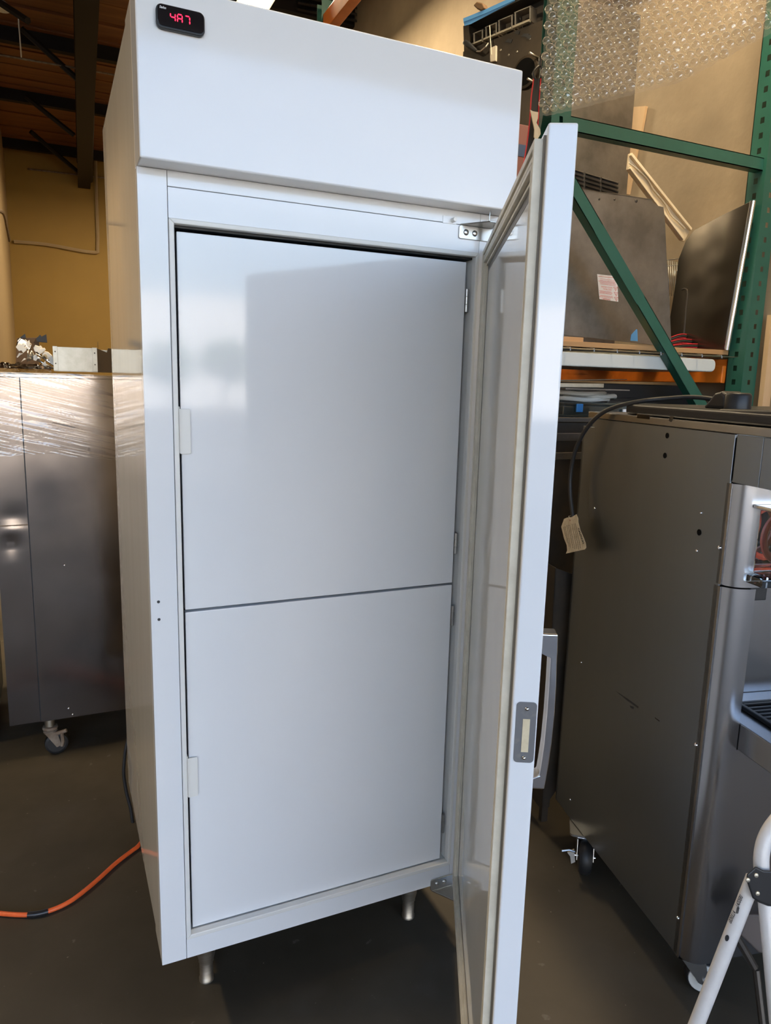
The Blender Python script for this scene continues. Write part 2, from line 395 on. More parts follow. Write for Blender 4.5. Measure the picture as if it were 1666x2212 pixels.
# outside, seen only as reflections and as daylight
struct(MB().box((-60,-80,-.25),(60,YF-.2,-.02)).build('ground','asphalt'))
fb = MB().box((-30,-36,-.02),(40,-30,4.6))
struct(fb.build('wall_opposite','facade_white'))
def tree(x, y, h, r, lab):
    t = thing('tree', (x,y,-.02), lab, 'tree', 'trees outside the loading door')
    MB().tube([(x,y,-.02),(x+.1,y,h*.5),(x,y,h*.8)], [.09,.07,.04], 8).build('trunk','bark',t)
    bmx = MB()
    for k in range(140):
        a = random.uniform(0,6.28); ph = random.uniform(-.9,1); rr = r*random.uniform(.55,1.0)
        c = V((x+rr*math.cos(a)*math.sqrt(1-ph*ph*.8), y+rr*math.sin(a)*math.sqrt(1-ph*ph*.8), h*.62+ph*r*.75)); q = random.uniform(.15,.3)
        e1 = V((random.uniform(-1,1),random.uniform(-1,1),random.uniform(-1,1))).normalized(); e2 = e1.orthogonal().normalized()
        bmx._add([c+e1*q, c+e2*q, c-e1*q, c-e2*q, c+e1.cross(e2)*q*.4], [(0,1,4),(1,2,4),(2,3,4),(3,0,4),(0,3,2,1)])
    bmx.build('crown','foliage',t)
for x, y, h, r in ((3.4,-24,2.7,.8),(5.4,-24.5,3.0,.85),(7.5,-24,2.6,.8),(9.6,-25,3.1,.9)): tree(x,y,h,r,'small green tree outside, '+{3.4:'leftmost of the four before the white wall',5.4:'second of the four before the white wall',7.5:'third of the four before the white wall',9.6:'tallest of the four before the white wall'}[x])

# ================================================================== FREEZER
FZ = .15; FW = .72; FD = .744; HB = 1.681; HT = 1.941
fr = thing('upright_freezer', (FW/2,FD/2,0), 'tall white upright freezer on steel legs, outer door open, two white inner doors', 'freezer')
b = MB()
b.box((.002,.105,FZ),(.03,FD,HT)); b.box((.03,FD-.03,FZ),(FW-.03,FD,HT)); b.box((FW-.03,0.02,FZ),(FW,FD,HT))
b.box((.03,.02,HT-.03),(FW-.03,FD-.03,HT)); b.box((.03,.02,FZ),(FW-.03,FD-.03,FZ+.03))
b.build('cabinet_body','white_warm_lit',fr)
MB().box((0,.0205,FZ),(.03,.104,HT)).build('side_return','white_warm_lit',fr,.001)
MB().box((0,-.052,HB),(FW,.02,HT)).build('header_panel','white_paint',fr,.003,3)
MB().box((0,0,FZ),(.0488,.02,HB-.0004)).build('stile','white_paint',fr,.0012)
MB().box((.6712,0,FZ),(FW,.02,HB-.0004)).build('stile','white_paint',fr,.0012)
MB().box((.0496,.0003,1.6553),(.6706,.02,HB-.0004)).build('top_rail','white_paint',fr,.0008)
MB().box((.0496,.0003,1.604),(.6706,.02,1.6543)).build('top_rail','white_paint',fr,.0008)
MB().box((.0496,.0003,FZ),(.6706,.02,.1955)).build('bottom_rail','white_paint',fr,.0008)
# mitred opening trim, four strips
oa, ob, ic0, ic1 = (.0496,.1958), (.6706,1.6038), (.0585,.2055), (.6625,1.5955)
corners = [((oa[0],oa[1]),(ob[0],oa[1]),(ic1[0],ic0[1]),(ic0[0],ic0[1])), ((ob[0],oa[1]),(ob[0],ob[1]),(ic1[0],ic1[1]),(ic1[0],ic0[1])),
           ((ob[0],ob[1]),(oa[0],ob[1]),(ic0[0],ic1[1]),(ic1[0],ic1[1])), ((oa[0],ob[1]),(oa[0],oa[1]),(ic0[0],ic0[1]),(ic0[0],ic1[1]))]
for q in corners:
    MB().prism([(x,-.0035,z) for x,z in q], (0,.0165,0)).build('opening_trim','vinyl',fr,.0015)
jb = MB()
jb.box((.0496,.013,.196),(.0570,.14,1.604)); jb.box((.6642,.013,.196),(.6706,.14,1.604)); jb.box((.057,.013,1.5975),(.6642,.14,1.604)); jb.box((.057,.013,.196),(.6642,.14,.2035))
jb.build('jamb_liner','vinyl',fr)
MB().box((.05,.13,.19),(.67,.135,1.61)).build('interior_back','gap_dark',fr)
ins = MB(); ins.box((.0571,.0135,.2037),(.0606,.128,1.5973)).box((.0572,.0135,1.5915),(.664,.128,1.5973)); ins.build('gap_shade_fill','gap_dark',fr)  # dark strips set in the left and top gaps stand in for shade
def inner_door(z0, z1, tab0, tab1, hinges):
    d = MB().box((.0645,.0145,z0),(.651,.033,z1)).build('inner_door','white_paint',fr,.0015,3)
    tb = MB(); tb.prism(rrect(.0605,tab0,.0805,tab1,.0022,lambda a,c: V((a,.0075,c)),3), (0,.0018,0)); tb.box((.0602,.0078,tab0+.002),(.0622,.03,tab1+.004))
    tb.build('pull_tab','vinyl',d,.0004)
    for hz in hinges:
        h = MB()
        for k in range(3): h.lathe([(.0036,0),(.0042,.0006),(.0042,.0150),(.0036,.0156)], (.6555,.0155,hz-.0235+.0158*k), seg=12)
        h.box((.651,.017,hz-.0235),(.660,.0185,hz+.0235)); h.build('hinge','zinc',d)
inner_door(.8965,1.586,1.197,1.279,(1.509,.987))
inner_door(.2065,.8915,.508,.592,(.819,.298))
for z in (.9227,.8884): MB().lathe([(.0022,0),(.0028,.0004),(.0028,.0008)], (.0141,.0002,z), (0,-1,0), 14).build('screw_hole','gap_dark',fr)
# controller
dp = MB().prism(rrect(.0300,1.8735,.1050,1.9085,.009,lambda a,c: V((a,-.0525,c)),6), (0,-.008,0)).build('temperature_display','black_plastic',fr,.0015,3)
MB().prism(rrect(.0318,1.8770,.1034,1.9070,.0075,lambda a,c: V((a,-.0606,c)),6), (0,-.0010,0)).build('screen','screen',dp,.0006)
SEG = {'a':((.1,1),(.9,1)),'b':((1,.9),(1,.55)),'c':((1,.45),(1,.1)),'d':((.1,0),(.9,0)),'e':((0,.45),(0,.1)),'f':((0,.9),(0,.55)),'g':((.1,.5),(.9,.5))}
def digit(x, z, segs, w=.0072, h=.0118):
    mb = MB()
    for s_ in segs:
        (a0,b0),(a1,b1) = SEG[s_]; p = V((x+a0*w,-.0620,z+b0*h)); q = V((x+a1*w,-.0620,z+b1*h)); t = (q-p).normalized(); sd = V((t.z,0,-t.x))*.0008
        mb.prism([p-t*.0003, p+sd+t*.0006, q+sd-t*.0006, q+t*.0003, q-sd-t*.0006, p-sd+t*.0006], (0,-.0003,0))
    mb.build('digit','led',dp)
digit(.0515,1.8855,'bcfg'); digit(.0622,1.8855,'abcefg'); digit(.0738,1.8855,'abc')
text('Danfoss',(.0352,-.0618,1.9005),(.0452,-.0618,1.9005),(0,-1,0),'print_white','logo',dp,height=.0036,shear=.3,bold=.02)
# door switch, hinges, clip
sw = MB().box((.583,-.0012,1.6535),(.6136,.0002,1.6675)).build('switch_plate','white_paint',fr,.0004)
MB().lathe([(.0046,0),(.0046,.010),(.0038,.012)], (.6046,-.0012,1.6605), (0,-1,0), 16).build('button','vinyl',sw)
def screw(p, ax, r, mt, par, h=.6):
    ax = V(ax); MB().lathe([(r,0),(r*.96,r*.2*h),(r*.75,r*.5*h),(r*.4,r*.68*h),(.0001,r*.72*h)], p, ax, 14).build('screw',mt,par)
hb = MB(); hb.prism(rrect(.6205,1.6275,.6985,1.6535,.004,lambda a,c: V((a,-.0032,c)),4),(0,.003,0)); hb.prism([(.6235,0,1.6535),(.6985,0,1.6535),(.7035,-.056,1.6535),(.660,-.056,1.6535)],(0,0,.003))
hbo = hb.build('hinge_bracket','zinc',fr,.0008)
for x in (.6365,.6570): screw((x,-.0032,1.6405),(0,-1,0),.0062,'zinc',hbo)
MB().lathe([(.006,0),(.006,.036)],(.6865,-.036,1.6175)).build('hinge_pin','zinc',hbo)
hb = MB(); hb.prism(rrect(.619,.1395,.6985,.168,.005,lambda a,c: V((a,-.0032,c)),4),(0,.003,0)); hb.prism([(.622,0,.1365),(.6985,0,.1365),(.7035,-.062,.1365),(.662,-.062,.1365)],(0,0,.003))
hbo = hb.build('hinge_bracket','zinc',fr,.0008)
for x in (.636,.6555): screw((x,-.0032,.155),(0,-1,0),.006,'zinc',hbo)
MB().tube(smooth_path([(.678,-.028,1.6565),(.6735,-.030,1.6575),(.6732,-.030,1.664),(.6745,-.030,1.688)],5), .0011, 6).build('wire_clip','zinc',fr)
# legs
for x in (.105,.612):
    for y in (.095,.64):
        lg = MB().lathe([(.020,.15),(.020,.068),(.0165,.052),(.0165,.048)],(x,y,0),seg=28).build('leg','leg_steel',fr)
        MB().lathe([(.0150,.050),(.0150,.008),(.0165,.006),(.0165,.0)],(x,y,0),seg=24).build('adjustable_foot','leg_steel',lg)
# outer door, swung open
DT = math.radians(117.36); DH = V((.681,-.0204,0)); DW = .719; DTH = .032; DZ0, DZ1 = .163, 1.6155
dU = V((math.cos(DT),-math.sin(DT),0)); dV = V((math.sin(DT),math.cos(DT),0))
DM = Matrix(((dU.x,dV.x,0,DH.x),(dU.y,dV.y,0,DH.y),(0,0,1,0),(0,0,0,1)))
door = MB(DM).box((0,0,DZ0),(DW,DTH,DZ1)).build('outer_door','white_paint',fr,.0025,3)
MB(DM).box((.052,-.0022,DZ0+.052),(DW-.052,.0,DZ1-.052)).build('inner_panel','liner',door)
gk = MB(DM); F3 = lambda a,c,w: (a,w,c)
def gring(ins, wd, h):
    gk.ring((ins,DZ0+ins),(DW-ins,DZ1-ins),(ins+wd,DZ0+ins+wd),(DW-ins-wd,DZ1-ins-wd),0,-h,F3)
gc = MB(DM); gc.ring((.010,DZ0+.010),(DW-.010,DZ1-.010),(.056,DZ0+.056),(DW-.056,DZ1-.056),0,-.0025,F3); gc.build('gasket_channel','gasket_groove_shade',door)  # groove floor coloured dark to paint the shade between the ribs
gring(.0125,.0085,.0125); gring(.0235,.0065,.0105); gring(.0325,.0055,.0115); gring(.0405,.0045,.0065)
gk.build('gasket','gasket',door,.0008)
# strike plate in the free edge
lp = MB(DM); lp.prism(rrect(.0052,.8745,.0302,.9550,.005,lambda a,c: V((DW-.0002,a,c)),5),(.0013,0,0))
lpo = lp.build('latch_plate','latch_grey',door,.0003)
MB(DM).box((DW+.0012,.0138,.889),(DW+.0016,.0226,.933)).build('latch_slot','latch_cream',lpo)
for v_, z in ((.0180,.9465),(.0180,.8812)): screw(DM @ V((DW+.0011,v_,z)), dU, .0030, 'chrome', lpo, 1.3)
# chrome handle on the outer face
hd = MB(DM)
def hsec(z, v0, v1, w): return [(DW-.050-w,v0,z),(DW-.050+w,v0,z),(DW-.050+w,v1,z),(DW-.050-w,v1,z)]
zs = [1.030,1.006,.998,.96,.92,.88,.85,.835,.828,.816]
bw = [(.032,.0575),(.032,.0585),(.0495,.0585),(.0500,.0600),(.0500,.0605),(.0490,.0595),(.0470,.0575),(.0455,.0560),(.032,.0555),(.032,.0540)]
vs = []; fs = []
for z, (v0,v1) in zip(zs,bw): vs += hsec(z,v0,v1,.012)
for i in range(len(zs)-1):
    for k in range(4):
        j = (k+1)%4; fs.append((i*4+k,i*4+j,i*4+4+j,i*4+4+k))
fs += [(0,1,2,3),tuple(range(4*len(zs)-4,4*len(zs)))]
hd._add(vs,fs); hd.build('handle','chrome',door,.002,3)

# ================================================================== CORDS ON THE FLOOR
F0 = lambda px: on(px,2,.008)
oc = thing('extension_cord', (-.15,.5,0), 'orange extension cord with a black taped splice on the floor', 'cord')
pa = smooth_path([F0((-120,1945)),F0((-50,1962)),F0((0,1973)),F0((62,1976)),F0((102,1969)),F0((150,1948)),F0((200,1910)),F0((250,1865)),F0((285,1838)),F0((300,1826)),(.06,.70,.008),(.16,.80,.008)],6)
MB().tube(pa,.0058,10).build('cable','orange_cord',oc)
MB().tube(smooth_path([F0((60,1976)),F0((82,1974)),F0((104,1968.5))],6),.0072,10).build('tape_wrap','tape_black',oc)
MB().tube([(.155,.795,.012),(.20,.835,.012)],.014,10).build('socket','tape_black',oc)
MB().tube(smooth_path([(.14,.79,.5),(.02,.775,.30),on((268,1650),1,.775),on((271,1700),1,.775),on((282,1745),1,.77),on((294,1790),1,.77),(.08,.80,.010),(.20,.84,.012)],8),.005,8).build('power_cord','black_rubber')
tag(bpy.data.objects['power_cord'],'black power cord hanging behind the freezer near the floor','cord')

# ================================================================== LEFT STAINLESS MACHINE
LY = 1.265; LX0 = -.3355; LX1 = .48
lm = thing('stainless_cabinet', (.07,1.65,0), 'dented stainless steel cabinet on casters, left of the freezer', 'machine')
MB().box((LX0+.004,LY+.004,.15),(LX1,2.05,1.322)).build('carcass','steel_left',lm)
def warped(x0, x1, z0, z1, amp, seed, nx=14, nz=30):
    def fn(u, v):
        x = x0+(x1-x0)*u; z = z0+(z1-z0)*v; e = min(u,1-u)*min(v,1-v)*16; e = min(1,e)
        dent = .006*math.exp(-((x+.295)**2+(z-.775)**2)/.0007)+.005*math.exp(-((x+.28)**2/.002+(z-.865)**2/.0005))-.004*math.exp(-((x+.29)**2+(z-.82)**2)/.0006)
        return (x, LY + dent*(1 if x1 < 0 else 0) + (noise.noise(V((x*5+seed,z*2.6,seed)))*amp + noise.noise(V((x*11,z*9+seed,2.)))*amp*.15)*e, z)
    return MB().grid(fn,nx,nz)
def fold(mb, x0, x1, z0, z1):
    return mb.box((x0,LY+.0012,z0),(x0+.002,LY+.004,z1)).box((x1-.002,LY+.0012,z0),(x1,LY+.004,z1))
MB().box((-.245,LY+.0035,.143),(-.234,LY+.0042,1.318)).build('seam_shade_strip','gap_dark',lm)  # dark strip behind the joint gives the seam its shadow line
fold(warped(-.2375,LX1,.141,1.318,.0016,3.1,26,40),-.2375,LX1,.141,1.318).build('side_panel','steel_left',lm)
fold(warped(LX0,-.2408,.143,1.318,.0015,7.7,10,46),LX0,-.2408,.143,1.318).build('corner_panel','steel_left',lm)
MB().box((LX0-.002,LY-.003,1.318),(LX1,2.05,1.330)).build('top_cap','steel_left',lm,.002)
MB().box((-.333,LY-.0012,.838),(-.2415,LY+.002,.842)).build('crease_strip','rust',lm)
for px in ((139,1221),(148,1530),(157,1543)):
    q = on(px,1,LY); screw((q.x,LY-.001,q.z),(0,-1,0),.0042,'chrome',lm,1.2)
def left_caster(x, y):
    MB().lathe([(.0175,.150),(.0175,.108)],(x,y,0),seg=20).build('stem','galv',lm)
    MB().lathe([(.012,.108),(.024,.106),(.026,.098),(.020,.092),(.024,.088),(.022,.082)],(x,y,0),seg=20).build('swivel','rust',lm)
    for s_ in (-1,1): MB().prism([(x-.018,y+s_*.019,.088),(x+.022,y+s_*.019,.088),(x+.034,y+s_*.019,.036),(x+.018,y+s_*.019,.030)],(0,s_*.003,0)).build('fork_arm','rust',lm,.001)
    MB().lathe([(.030,-.015),(.038,-.012),(.040,0),(.038,.012),(.030,.015)],(x+.018,y,.040),(0,1,0),24).build('wheel','black_rubber',lm)
    br = MB(); br.tube([(x+.020,y-.02,.082),(x+.040,y-.025,.088),(x+.052,y-.028,.092)],.007,8).tube([(x+.036,y-.024,.088),(x+.038,y-.024,.05),(x+.034,y-.024,.034)],.006,8); br.build('brake_lever','rust',lm)
left_caster(-.212,1.30); left_caster(.40,1.30); left_caster(-.212,1.98); left_caster(.40,1.98)
bx = thing('dark_fill_box', (-.75,1.75,0), 'black box added to darken the left picture edge', 'bin')  # black box and rim added to keep the far left edge dark
MB().prism([(-1.1,1.45,0),(-.40,1.45,0),(-.40,2.0,0),(-1.1,2.0,0)],(0,0,.92)).build('tub','black_plastic',bx,.02)
MB().box((-1.12,1.43,.92),(-.38,2.02,.96)).build('rim','black_plastic',bx,.006)
# stretch film wound round the top
def film(u, v):
    x = LX0-.03+(LX1-LX0+.03)*u; zt = 1.334; zb = 1.062+.012*math.sin(u*9)+.006*noise.noise(V((u*14,0,0)))
    z = zb+(zt-zb)*v
    k = z*1.0+x*.26                                          # wrinkles fall gently to the right
    a = (.5-abs(noise.noise(V((x*2.0,k*70,.3)))))*.0065+noise.noise(V((x*5,k*190,1.7)))*.0028+noise.noise(V((x*1.2,k*36,4.)))*.005
    a *= min(1,(1-v)*8+.15)
    return (x, LY-.0085-a, z)
fl = thing('stretch_film', (.07,1.3,1.062), 'clear stretch film wound around the top of the left stainless cabinet', 'plastic film')
MB().grid(film,70,220).build('front_wrap','film',fl)
def film_top(u, v):
    x = LX0-.03+(.22)*u; y = LY-.004+.5*v
    return (x, y, 1.336+abs(noise.noise(V((x*26,y*20,2.))))*.034*min(1,v*14)+.010*min(1,v*9))
MB().grid(film_top,50,60).build('top_wrap','film',fl)
# galvanised box on top
gx = thing('galvanized_box', (-.06,1.38,1.338), 'small galvanized sheet metal box on the wrapped cabinet', 'metal box')
A = V((-.1375,1.300,1.341)); Bp = V((-.004,1.300,1.341)); Cc = V((.075,1.47,1.341)); Dd = V((-.0585,1.47,1.341)); HH = V((0,0,.079))
def wall(p, q, h, t, nm, mt, hcut=None):
    n_ = (q-p).cross(V((0,0,1))).normalized()*t
    return MB().prism([p,q,q+h,p+h], -n_).build(nm,mt,gx,.0008)
wall(A,Bp,HH,.002,'front_panel','galv')
MB().prism([Bp,Cc,Cc+V((0,0,.083)),Bp+(Cc-Bp)*.55+V((0,0,.083)),Bp+(Cc-Bp)*.48+V((0,0,.068)),Bp+HH],(-.002,.001,0)).build('side_panel','dark_metal',gx)
wall(Cc,Dd,HH,.002,'rear_panel','galv'); wall(Dd,A,HH,.002,'side_panel','galv')
MB().prism([A,Bp,Cc,Dd],(0,0,.0015)).build('base','galv',gx)
for x0, x1 in ((-.1385,-.1245),(-.0190,-.0035)):
    fl_ = MB().box((x0,1.2982,1.3435),(x1,1.3002,1.4215)).build('corner_flange','galv',gx,.0005)
    for z in (1.366,1.404): MB().lathe([(.0022,0),(.0015,.0010),(.0001,.0013)],((x0+x1)/2,1.2982,z),(0,-1,0),10).build('rivet','dark_metal',fl_)
MB().tube([on((212,752),1,1.33),on((211,738),1,1.33)],.0006,6).build('wire_end','black_rubber',gx)
# beater assembly
bt = thing('beater_assembly', (-.19,1.36,1.338), 'white plastic beater blades on steel rods beside the galvanized box', 'machine part')
BY = 1.36; Q = lambda x,y,dy=0: on((x,y),1,BY+dy)
for a, c in (((66,770),(116,796)),((78,762),(124,794)),((60,768),(88,775))):
    MB().tube([Q(*a),Q(*c,-.02)],.0035,8).build('rod','chrome',bt)
MB().lathe([(.018,0),(.017,.006),(.006,.016),(.005,.03)],Q(63,768),(Q(90,780)-Q(63,768)).normalized(),24).build('hub','zinc',bt)
MB().lathe([(.020,0),(.0215,.002),(.0205,.004)],Q(59,767),(Q(90,772)-Q(63,768)).normalized(),24).build('flange','zinc',bt)
MB().prism([Q(34,748),Q(38,737),Q(45,729),Q(54,733),Q(70,745),Q(66,757),Q(50,754)],(0,.03,0)).build('scoop','steel_left',bt,.003)
for pts, dy in (([(34,750),(41,742),(47,745),(50,742),(55,745),(52,751),(58,750),(57,757),(50,763),(46,757),(41,759)],-.03),
                ([(36,772),(41,763),(50,764),(44,767),(38,773)],-.02),([(46,782),(52,774),(57,776),(50,779)],-.02),
                ([(57,742),(63,735),(65,742),(64,751),(60,749)],-.025),([(72,752),(76,746),(84,749),(88,747),(92,752),(86,757),(78,761),(74,758)],-.02),
                ([(80,760),(86,754),(96,752),(99,756),(92,762),(86,766)],-.03),([(90,766),(96,759),(104,761),(112,768),(117,778),(117,790),(110,786),(104,776),(96,772)],-.02),
                ([(72,770),(78,765),(82,774),(78,780),(72,778)],-.02),([(92,786),(98,780),(101,790),(96,795)],-.02)):
    MB().prism([Q(x,y,dy) for x,y in pts],(0,.010,.002)).build('blade','white_nylon',bt,.0012)
cp = Q(93,772,-.035); MB().lathe([(.006,0),(.006,.012)],cp,(.6,-.5,.4),14).build('clamp','galv',bt)
cb = thing('cardboard_carton', (-.21,1.9,1.332), 'dark cardboard carton standing behind the beater blades', 'carton')
MB().prism([on((34,790),1,1.9),on((36,730),1,1.9),on((84,729),1,1.9),on((84,790),1,1.9)],(0,.12,0)).build('body','cardboard',cb,.002)
MB().prism([on((40,731),1,1.895),on((54,721),1,1.895),on((56,730),1,1.895)],(0,.03,0)).build('flap','black_rubber',cb)
MB().prism([on((78,731),1,1.89),(on((84,726),1,1.89)),on((86,723),1,1.89),on((90,727),1,1.89),on((100,722),1,1.89),on((102,740),1,1.89),on((80,738),1,1.89)],(0,.03,0)).build('flap','black_rubber',cb)

# ================================================================== RIGHT: SOFT SERVE MACHINE (local frame: u right, s back, z up)
SB = V((1.040,-.349,0)); sd_ = V((.2102,.9777,0)).normalized(); su_ = V((sd_.y,-sd_.x,0))
SM = Matrix(((su_.x,sd_.x,0,SB.x),(su_.y,sd_.y,0,SB.y),(0,0,1,0),(0,0,0,1)))
SI = SM.inverted()
def SP(px, u=0):                       # image point on the plane u = const, in local coordinates
    return SI @ onp(px, su_, SB+su_*u)
def SF(px, s): return SI @ onp(px, sd_, SB+sd_*s)
sm = thing('soft_serve_machine', SM @ V((.22,.25,0)), 'stainless soft serve machine on casters, power cord with paper tag beside it', 'machine', rz=math.atan2(su_.y,su_.x))
UW = .44
MB(SM).box((.006,.095,.122),(UW-.006,.55,1.255)).box((.006,0,.122),(.058,.095,1.255)).box((.058,0,.96),(UW-.006,.095,1.255)).build('carcass','steel_right',sm)
def panel_hole_plate(s0, s1, z0, z1, u0, u1):
    return MB(SM).box((u0,s0,z0),(u1,s1,z1))
panel_hole_plate(-.018,.528,.120,1.256,0,.004).build('side_panel','steel_right',sm,.0008)
panel_hole_plate(.5285,.592,.120,1.233,.002,.006).build('rear_flange','steel_right',sm,.0008)
MB(SM).box((.002,.585,.12),(UW,.592,1.233)).build('rear_panel','steel_right',sm)
MB(SM).box((UW-.004,-.018,.12),(UW,.592,1.256)).build('side_panel','steel_right',sm)
MB(SM).box((-.003,-.13,1.2575),(UW+.003,.56,1.2735)).build('top_cap','steel_front',sm,.0015)
# holes and fasteners on the side panel
for px, r in (((1442,941),.0062),((1437,984),.0062),((1511,1150),.0066)):
    q = SP(px); MB(SM).lathe([(r,0),(r,.0006)],(-.0002,q.y,q.z),(-1,0,0),20).build('vent_hole','void_black',sm)
for px, r in (((1285,1098),.003),((1515,1108),.003),((1506,1190),.003),((1555,1183),.0048),((1504,1609),.0048),((1256,1431),.0028),((1465,1983),.0042),((1232,1727),.0028)):
    q = SP(px); screw(SM @ V((0,q.y,q.z)), -su_, r, 'chrome', sm, 1.2)
for pts in (((1330,1492),(1357,1510),(1380,1527),(1379,1530),(1355,1513)),((1361,1524),(1370,1527),(1369,1532),(1363,1529)),((1415,1549),(1426,1557),(1425,1559),(1416,1552))):
    MB(SM).prism([V((-.0003,SP(p).y,SP(p).z)) for p in pts],(-.0002,0,0)).build('scuff_mark','gap_dark',sm)
# front column: rounded corner swept over height
def column(z0, z1, r, s_front, u_end, nm, mt, s_seam=-.024, bev=.0):
    pr = [(0.0,s_seam)]
    for k in range(0,11):
        a = math.pi/2*k/10; pr.append((r-r*math.cos(a), s_front+r-r*math.sin(a)))
    pr.append((u_end,s_front)); pr += [(u_end,s_front+.01)]
    pr += [(r+.004, s_seam+.004)] if s_seam > s_front+.012 else []
    mb = MB(SM); mb.prism([(u,s,z0) for u,s in pr],(0,0,z1-z0),smooth=True); return mb.build(nm,mt,sm,bev)
column(.118,.957,.045,-.050,.060,'front_column','steel_front')
column(.961,1.162,.042,-.052,UW,'freezing_head','steel_front')
MB(SM).box((0,-.094,1.165),(.004,-.024,1.256)).build('head_side','steel_right',sm,.0006)
MB(SM).box((0.0,-.13,1.165),(.004,-.0955,1.256)).build('control_panel','steel_right',sm,.0006)
MB(SM).box((.004,-.13,1.165),(UW,-.02,1.25)).build('head_core','black_plastic',sm)
MB(SM).box((.0615,-.046,.118),(UW-.062,-.036,.615)).build('lower_front_panel','steel_front',sm,.001)
MB(SM).box((.0605,.082,.66),(UW-.062,.094,.959)).build('splash_panel','steel_front',sm,.001)
MB(SM).box((.050,-.048,.933),(.088,.02,.9605)).build('head_bracket','black_rubber',sm,.002)
# drip tray
MB(SM).prism([(.0615,.081,.618),(.0615,.081,.675),(.0615,-.185,.675),(.0615,-.185,.618)],(UW-.123,0,0)).build('drip_shelf','steel_front',sm,.002)
tr = MB(SM); tr.ring((.108,-.168),(UW-.078,.028),(.120,-.156),(UW-.090,.016),.675,.684,lambda a,c,w:(a,c,w)); tro = tr.build('drip_tray','black_plastic',sm,.003)
for k in range(11):
    y = -.150+k*.0148; MB(SM).box((.120,y,.6755),(UW-.090,y+.006,.681)).build('tray_slat','black_plastic',tro)
# clear acrylic dispensing door with red seal
ac = MB(SM).box((.044,-.100,.992),(UW-.05,-.053,1.118)).build('dispensing_door','acrylic',sm,.004,3)
MB(SM).lathe([(.052,0),(.058,.004),(.058,.010),(.052,.014),(.046,.010),(.046,.004),(.052,0)],(.132,-.068,1.055),(0,-1,0),28,cap=False).build('seal_ring','red_seal',ac)
MB(SM).box((.030,-.104,1.119),(UW-.04,-.0525,1.126)).build('door_rail','chrome',ac,.002)
MB(SM).box((.030,-.100,.974),(.12,-.054,.990)).build('door_foot','acrylic',ac,.002)
# lid
ld = MB(SM)
lidp = [(.010,-.115),(.010,.395),(.025,.41),(UW-.02,.41),(UW-.005,.395),(UW-.005,-.115)]
ld.prism([(u,s,1.2745) for u,s in lidp],(0,0,.026)); ldo = ld.build('lid','black_plastic',sm,.008,4)
MB(SM).prism([(.012,-.12,1.276),(.012,.03,1.276),(.012,.06,1.302),(.012,-.12,1.306)],(.3,0,0)).build('lid_front','black_plastic',ldo,.006,3)
kb = MB(SM); kb.lathe([(.026,0),(.026,.030),(.022,.036),(.0001,.037)],(.070,.075,1.298),(0,0,1),24); kb.build('knob','black_plastic',ldo,.002)
hp = MB(SM); hp.prism([(.045,.155,1.300),(.045,.135,1.316),(.045,.118,1.333),(.045,.098,1.337),(.045,.085,1.330),(.045,.080,1.300)],(.05,0,0)); hp.build('handle_hood','black_plastic',ldo,.007,4)
# tape scraps on the cap
for px in (((1377,894),(1405,897),(1403,906),(1376,903)),((1449,899),(1458,900),(1450,912),(1445,908))):
    MB(SM).prism([V((-.0034,SP(p,-.003).y,SP(p,-.003).z)) for p in px],(-.0003,0,0)).build('tape_scrap','film',sm)
# casters
def rcaster(u, s, ang, wheel_mt, nm, k=1.0):
    M = SM @ Matrix.Translation((u,s,0)) @ Matrix.Rotation(ang,4,'Z')
    pl = MB(M).prism(rrect(-.045,-.045,.045,.045,.008,lambda a,c: V((a,c,.112)),3),(0,0,.006)).build(nm,'zinc',sm)
    MB(M).lathe([(.026,.112),(.030,.104),(.024,.096)],(0,0,0),seg=20).build('swivel','zinc',pl)
    for e in (-1,1): MB(M).prism([(e*.0205,-.030,.0945),(e*.0205,.026,.0945),(e*.0205,.042,.040*k),(e*.0205,.030,.034*k),(e*.0205,.018,.040*k)],(e*.003,0,0)).build('fork_arm','zinc',pl,.001)
    MB(M).box((-.0235,-.030,.095),(.0235,.026,.100)).build('fork_crown','zinc',pl,.001)
    MB(M).lathe([(.034*k,-.015),(.044*k,-.014),(.048*k,-.008),(.048*k,.008),(.044*k,.014),(.034*k,.015)],(0,.030,.048*k),(1,0,0),28).build('tyre','black_rubber',pl)
    MB(M).lathe([(.008,-.017),(.018*k,-.0162),(.020*k,-.0185),(.026*k,-.0185),(.030*k,-.0165),(.041*k,-.0165),(.042*k,-.0153),(.042*k,.0153),(.041*k,.0165),(.030*k,.0165),(.026*k,.0185),(.020*k,.0185),(.018*k,.0162),(.008,.017)],(0,.030,.048*k),(1,0,0),24).build('wheel_disc',wheel_mt,pl)
    MB(M).lathe([(.006,-.028),(.006,.028)],(0,.030,.048*k),(1,0,0),12).build('axle','chrome',pl)
    return pl
ca = rcaster(.028,.448,math.radians(155),'black_rubber','caster')
MB().tube([dep((1214,1838),2.0),dep((1230,1836),2.0),dep((1242,1840),2.0)],.003,6).build('brake_lever','zinc',ca)
MB().prism([dep((1226,1842),2.0),dep((1241,1838),2.0),dep((1243,1862),2.0),dep((1234,1866),2.0),dep((1232,1850),2.0)],(.006,.008,0)).build('brake_shoe','zinc',ca)
rcaster(.062,.016,math.radians(245),'hose_grey','caster',.80); rcaster(UW-.06,.475,.3,'black_rubber','caster'); rcaster(UW-.06,.04,1.0,'hose_grey','caster')
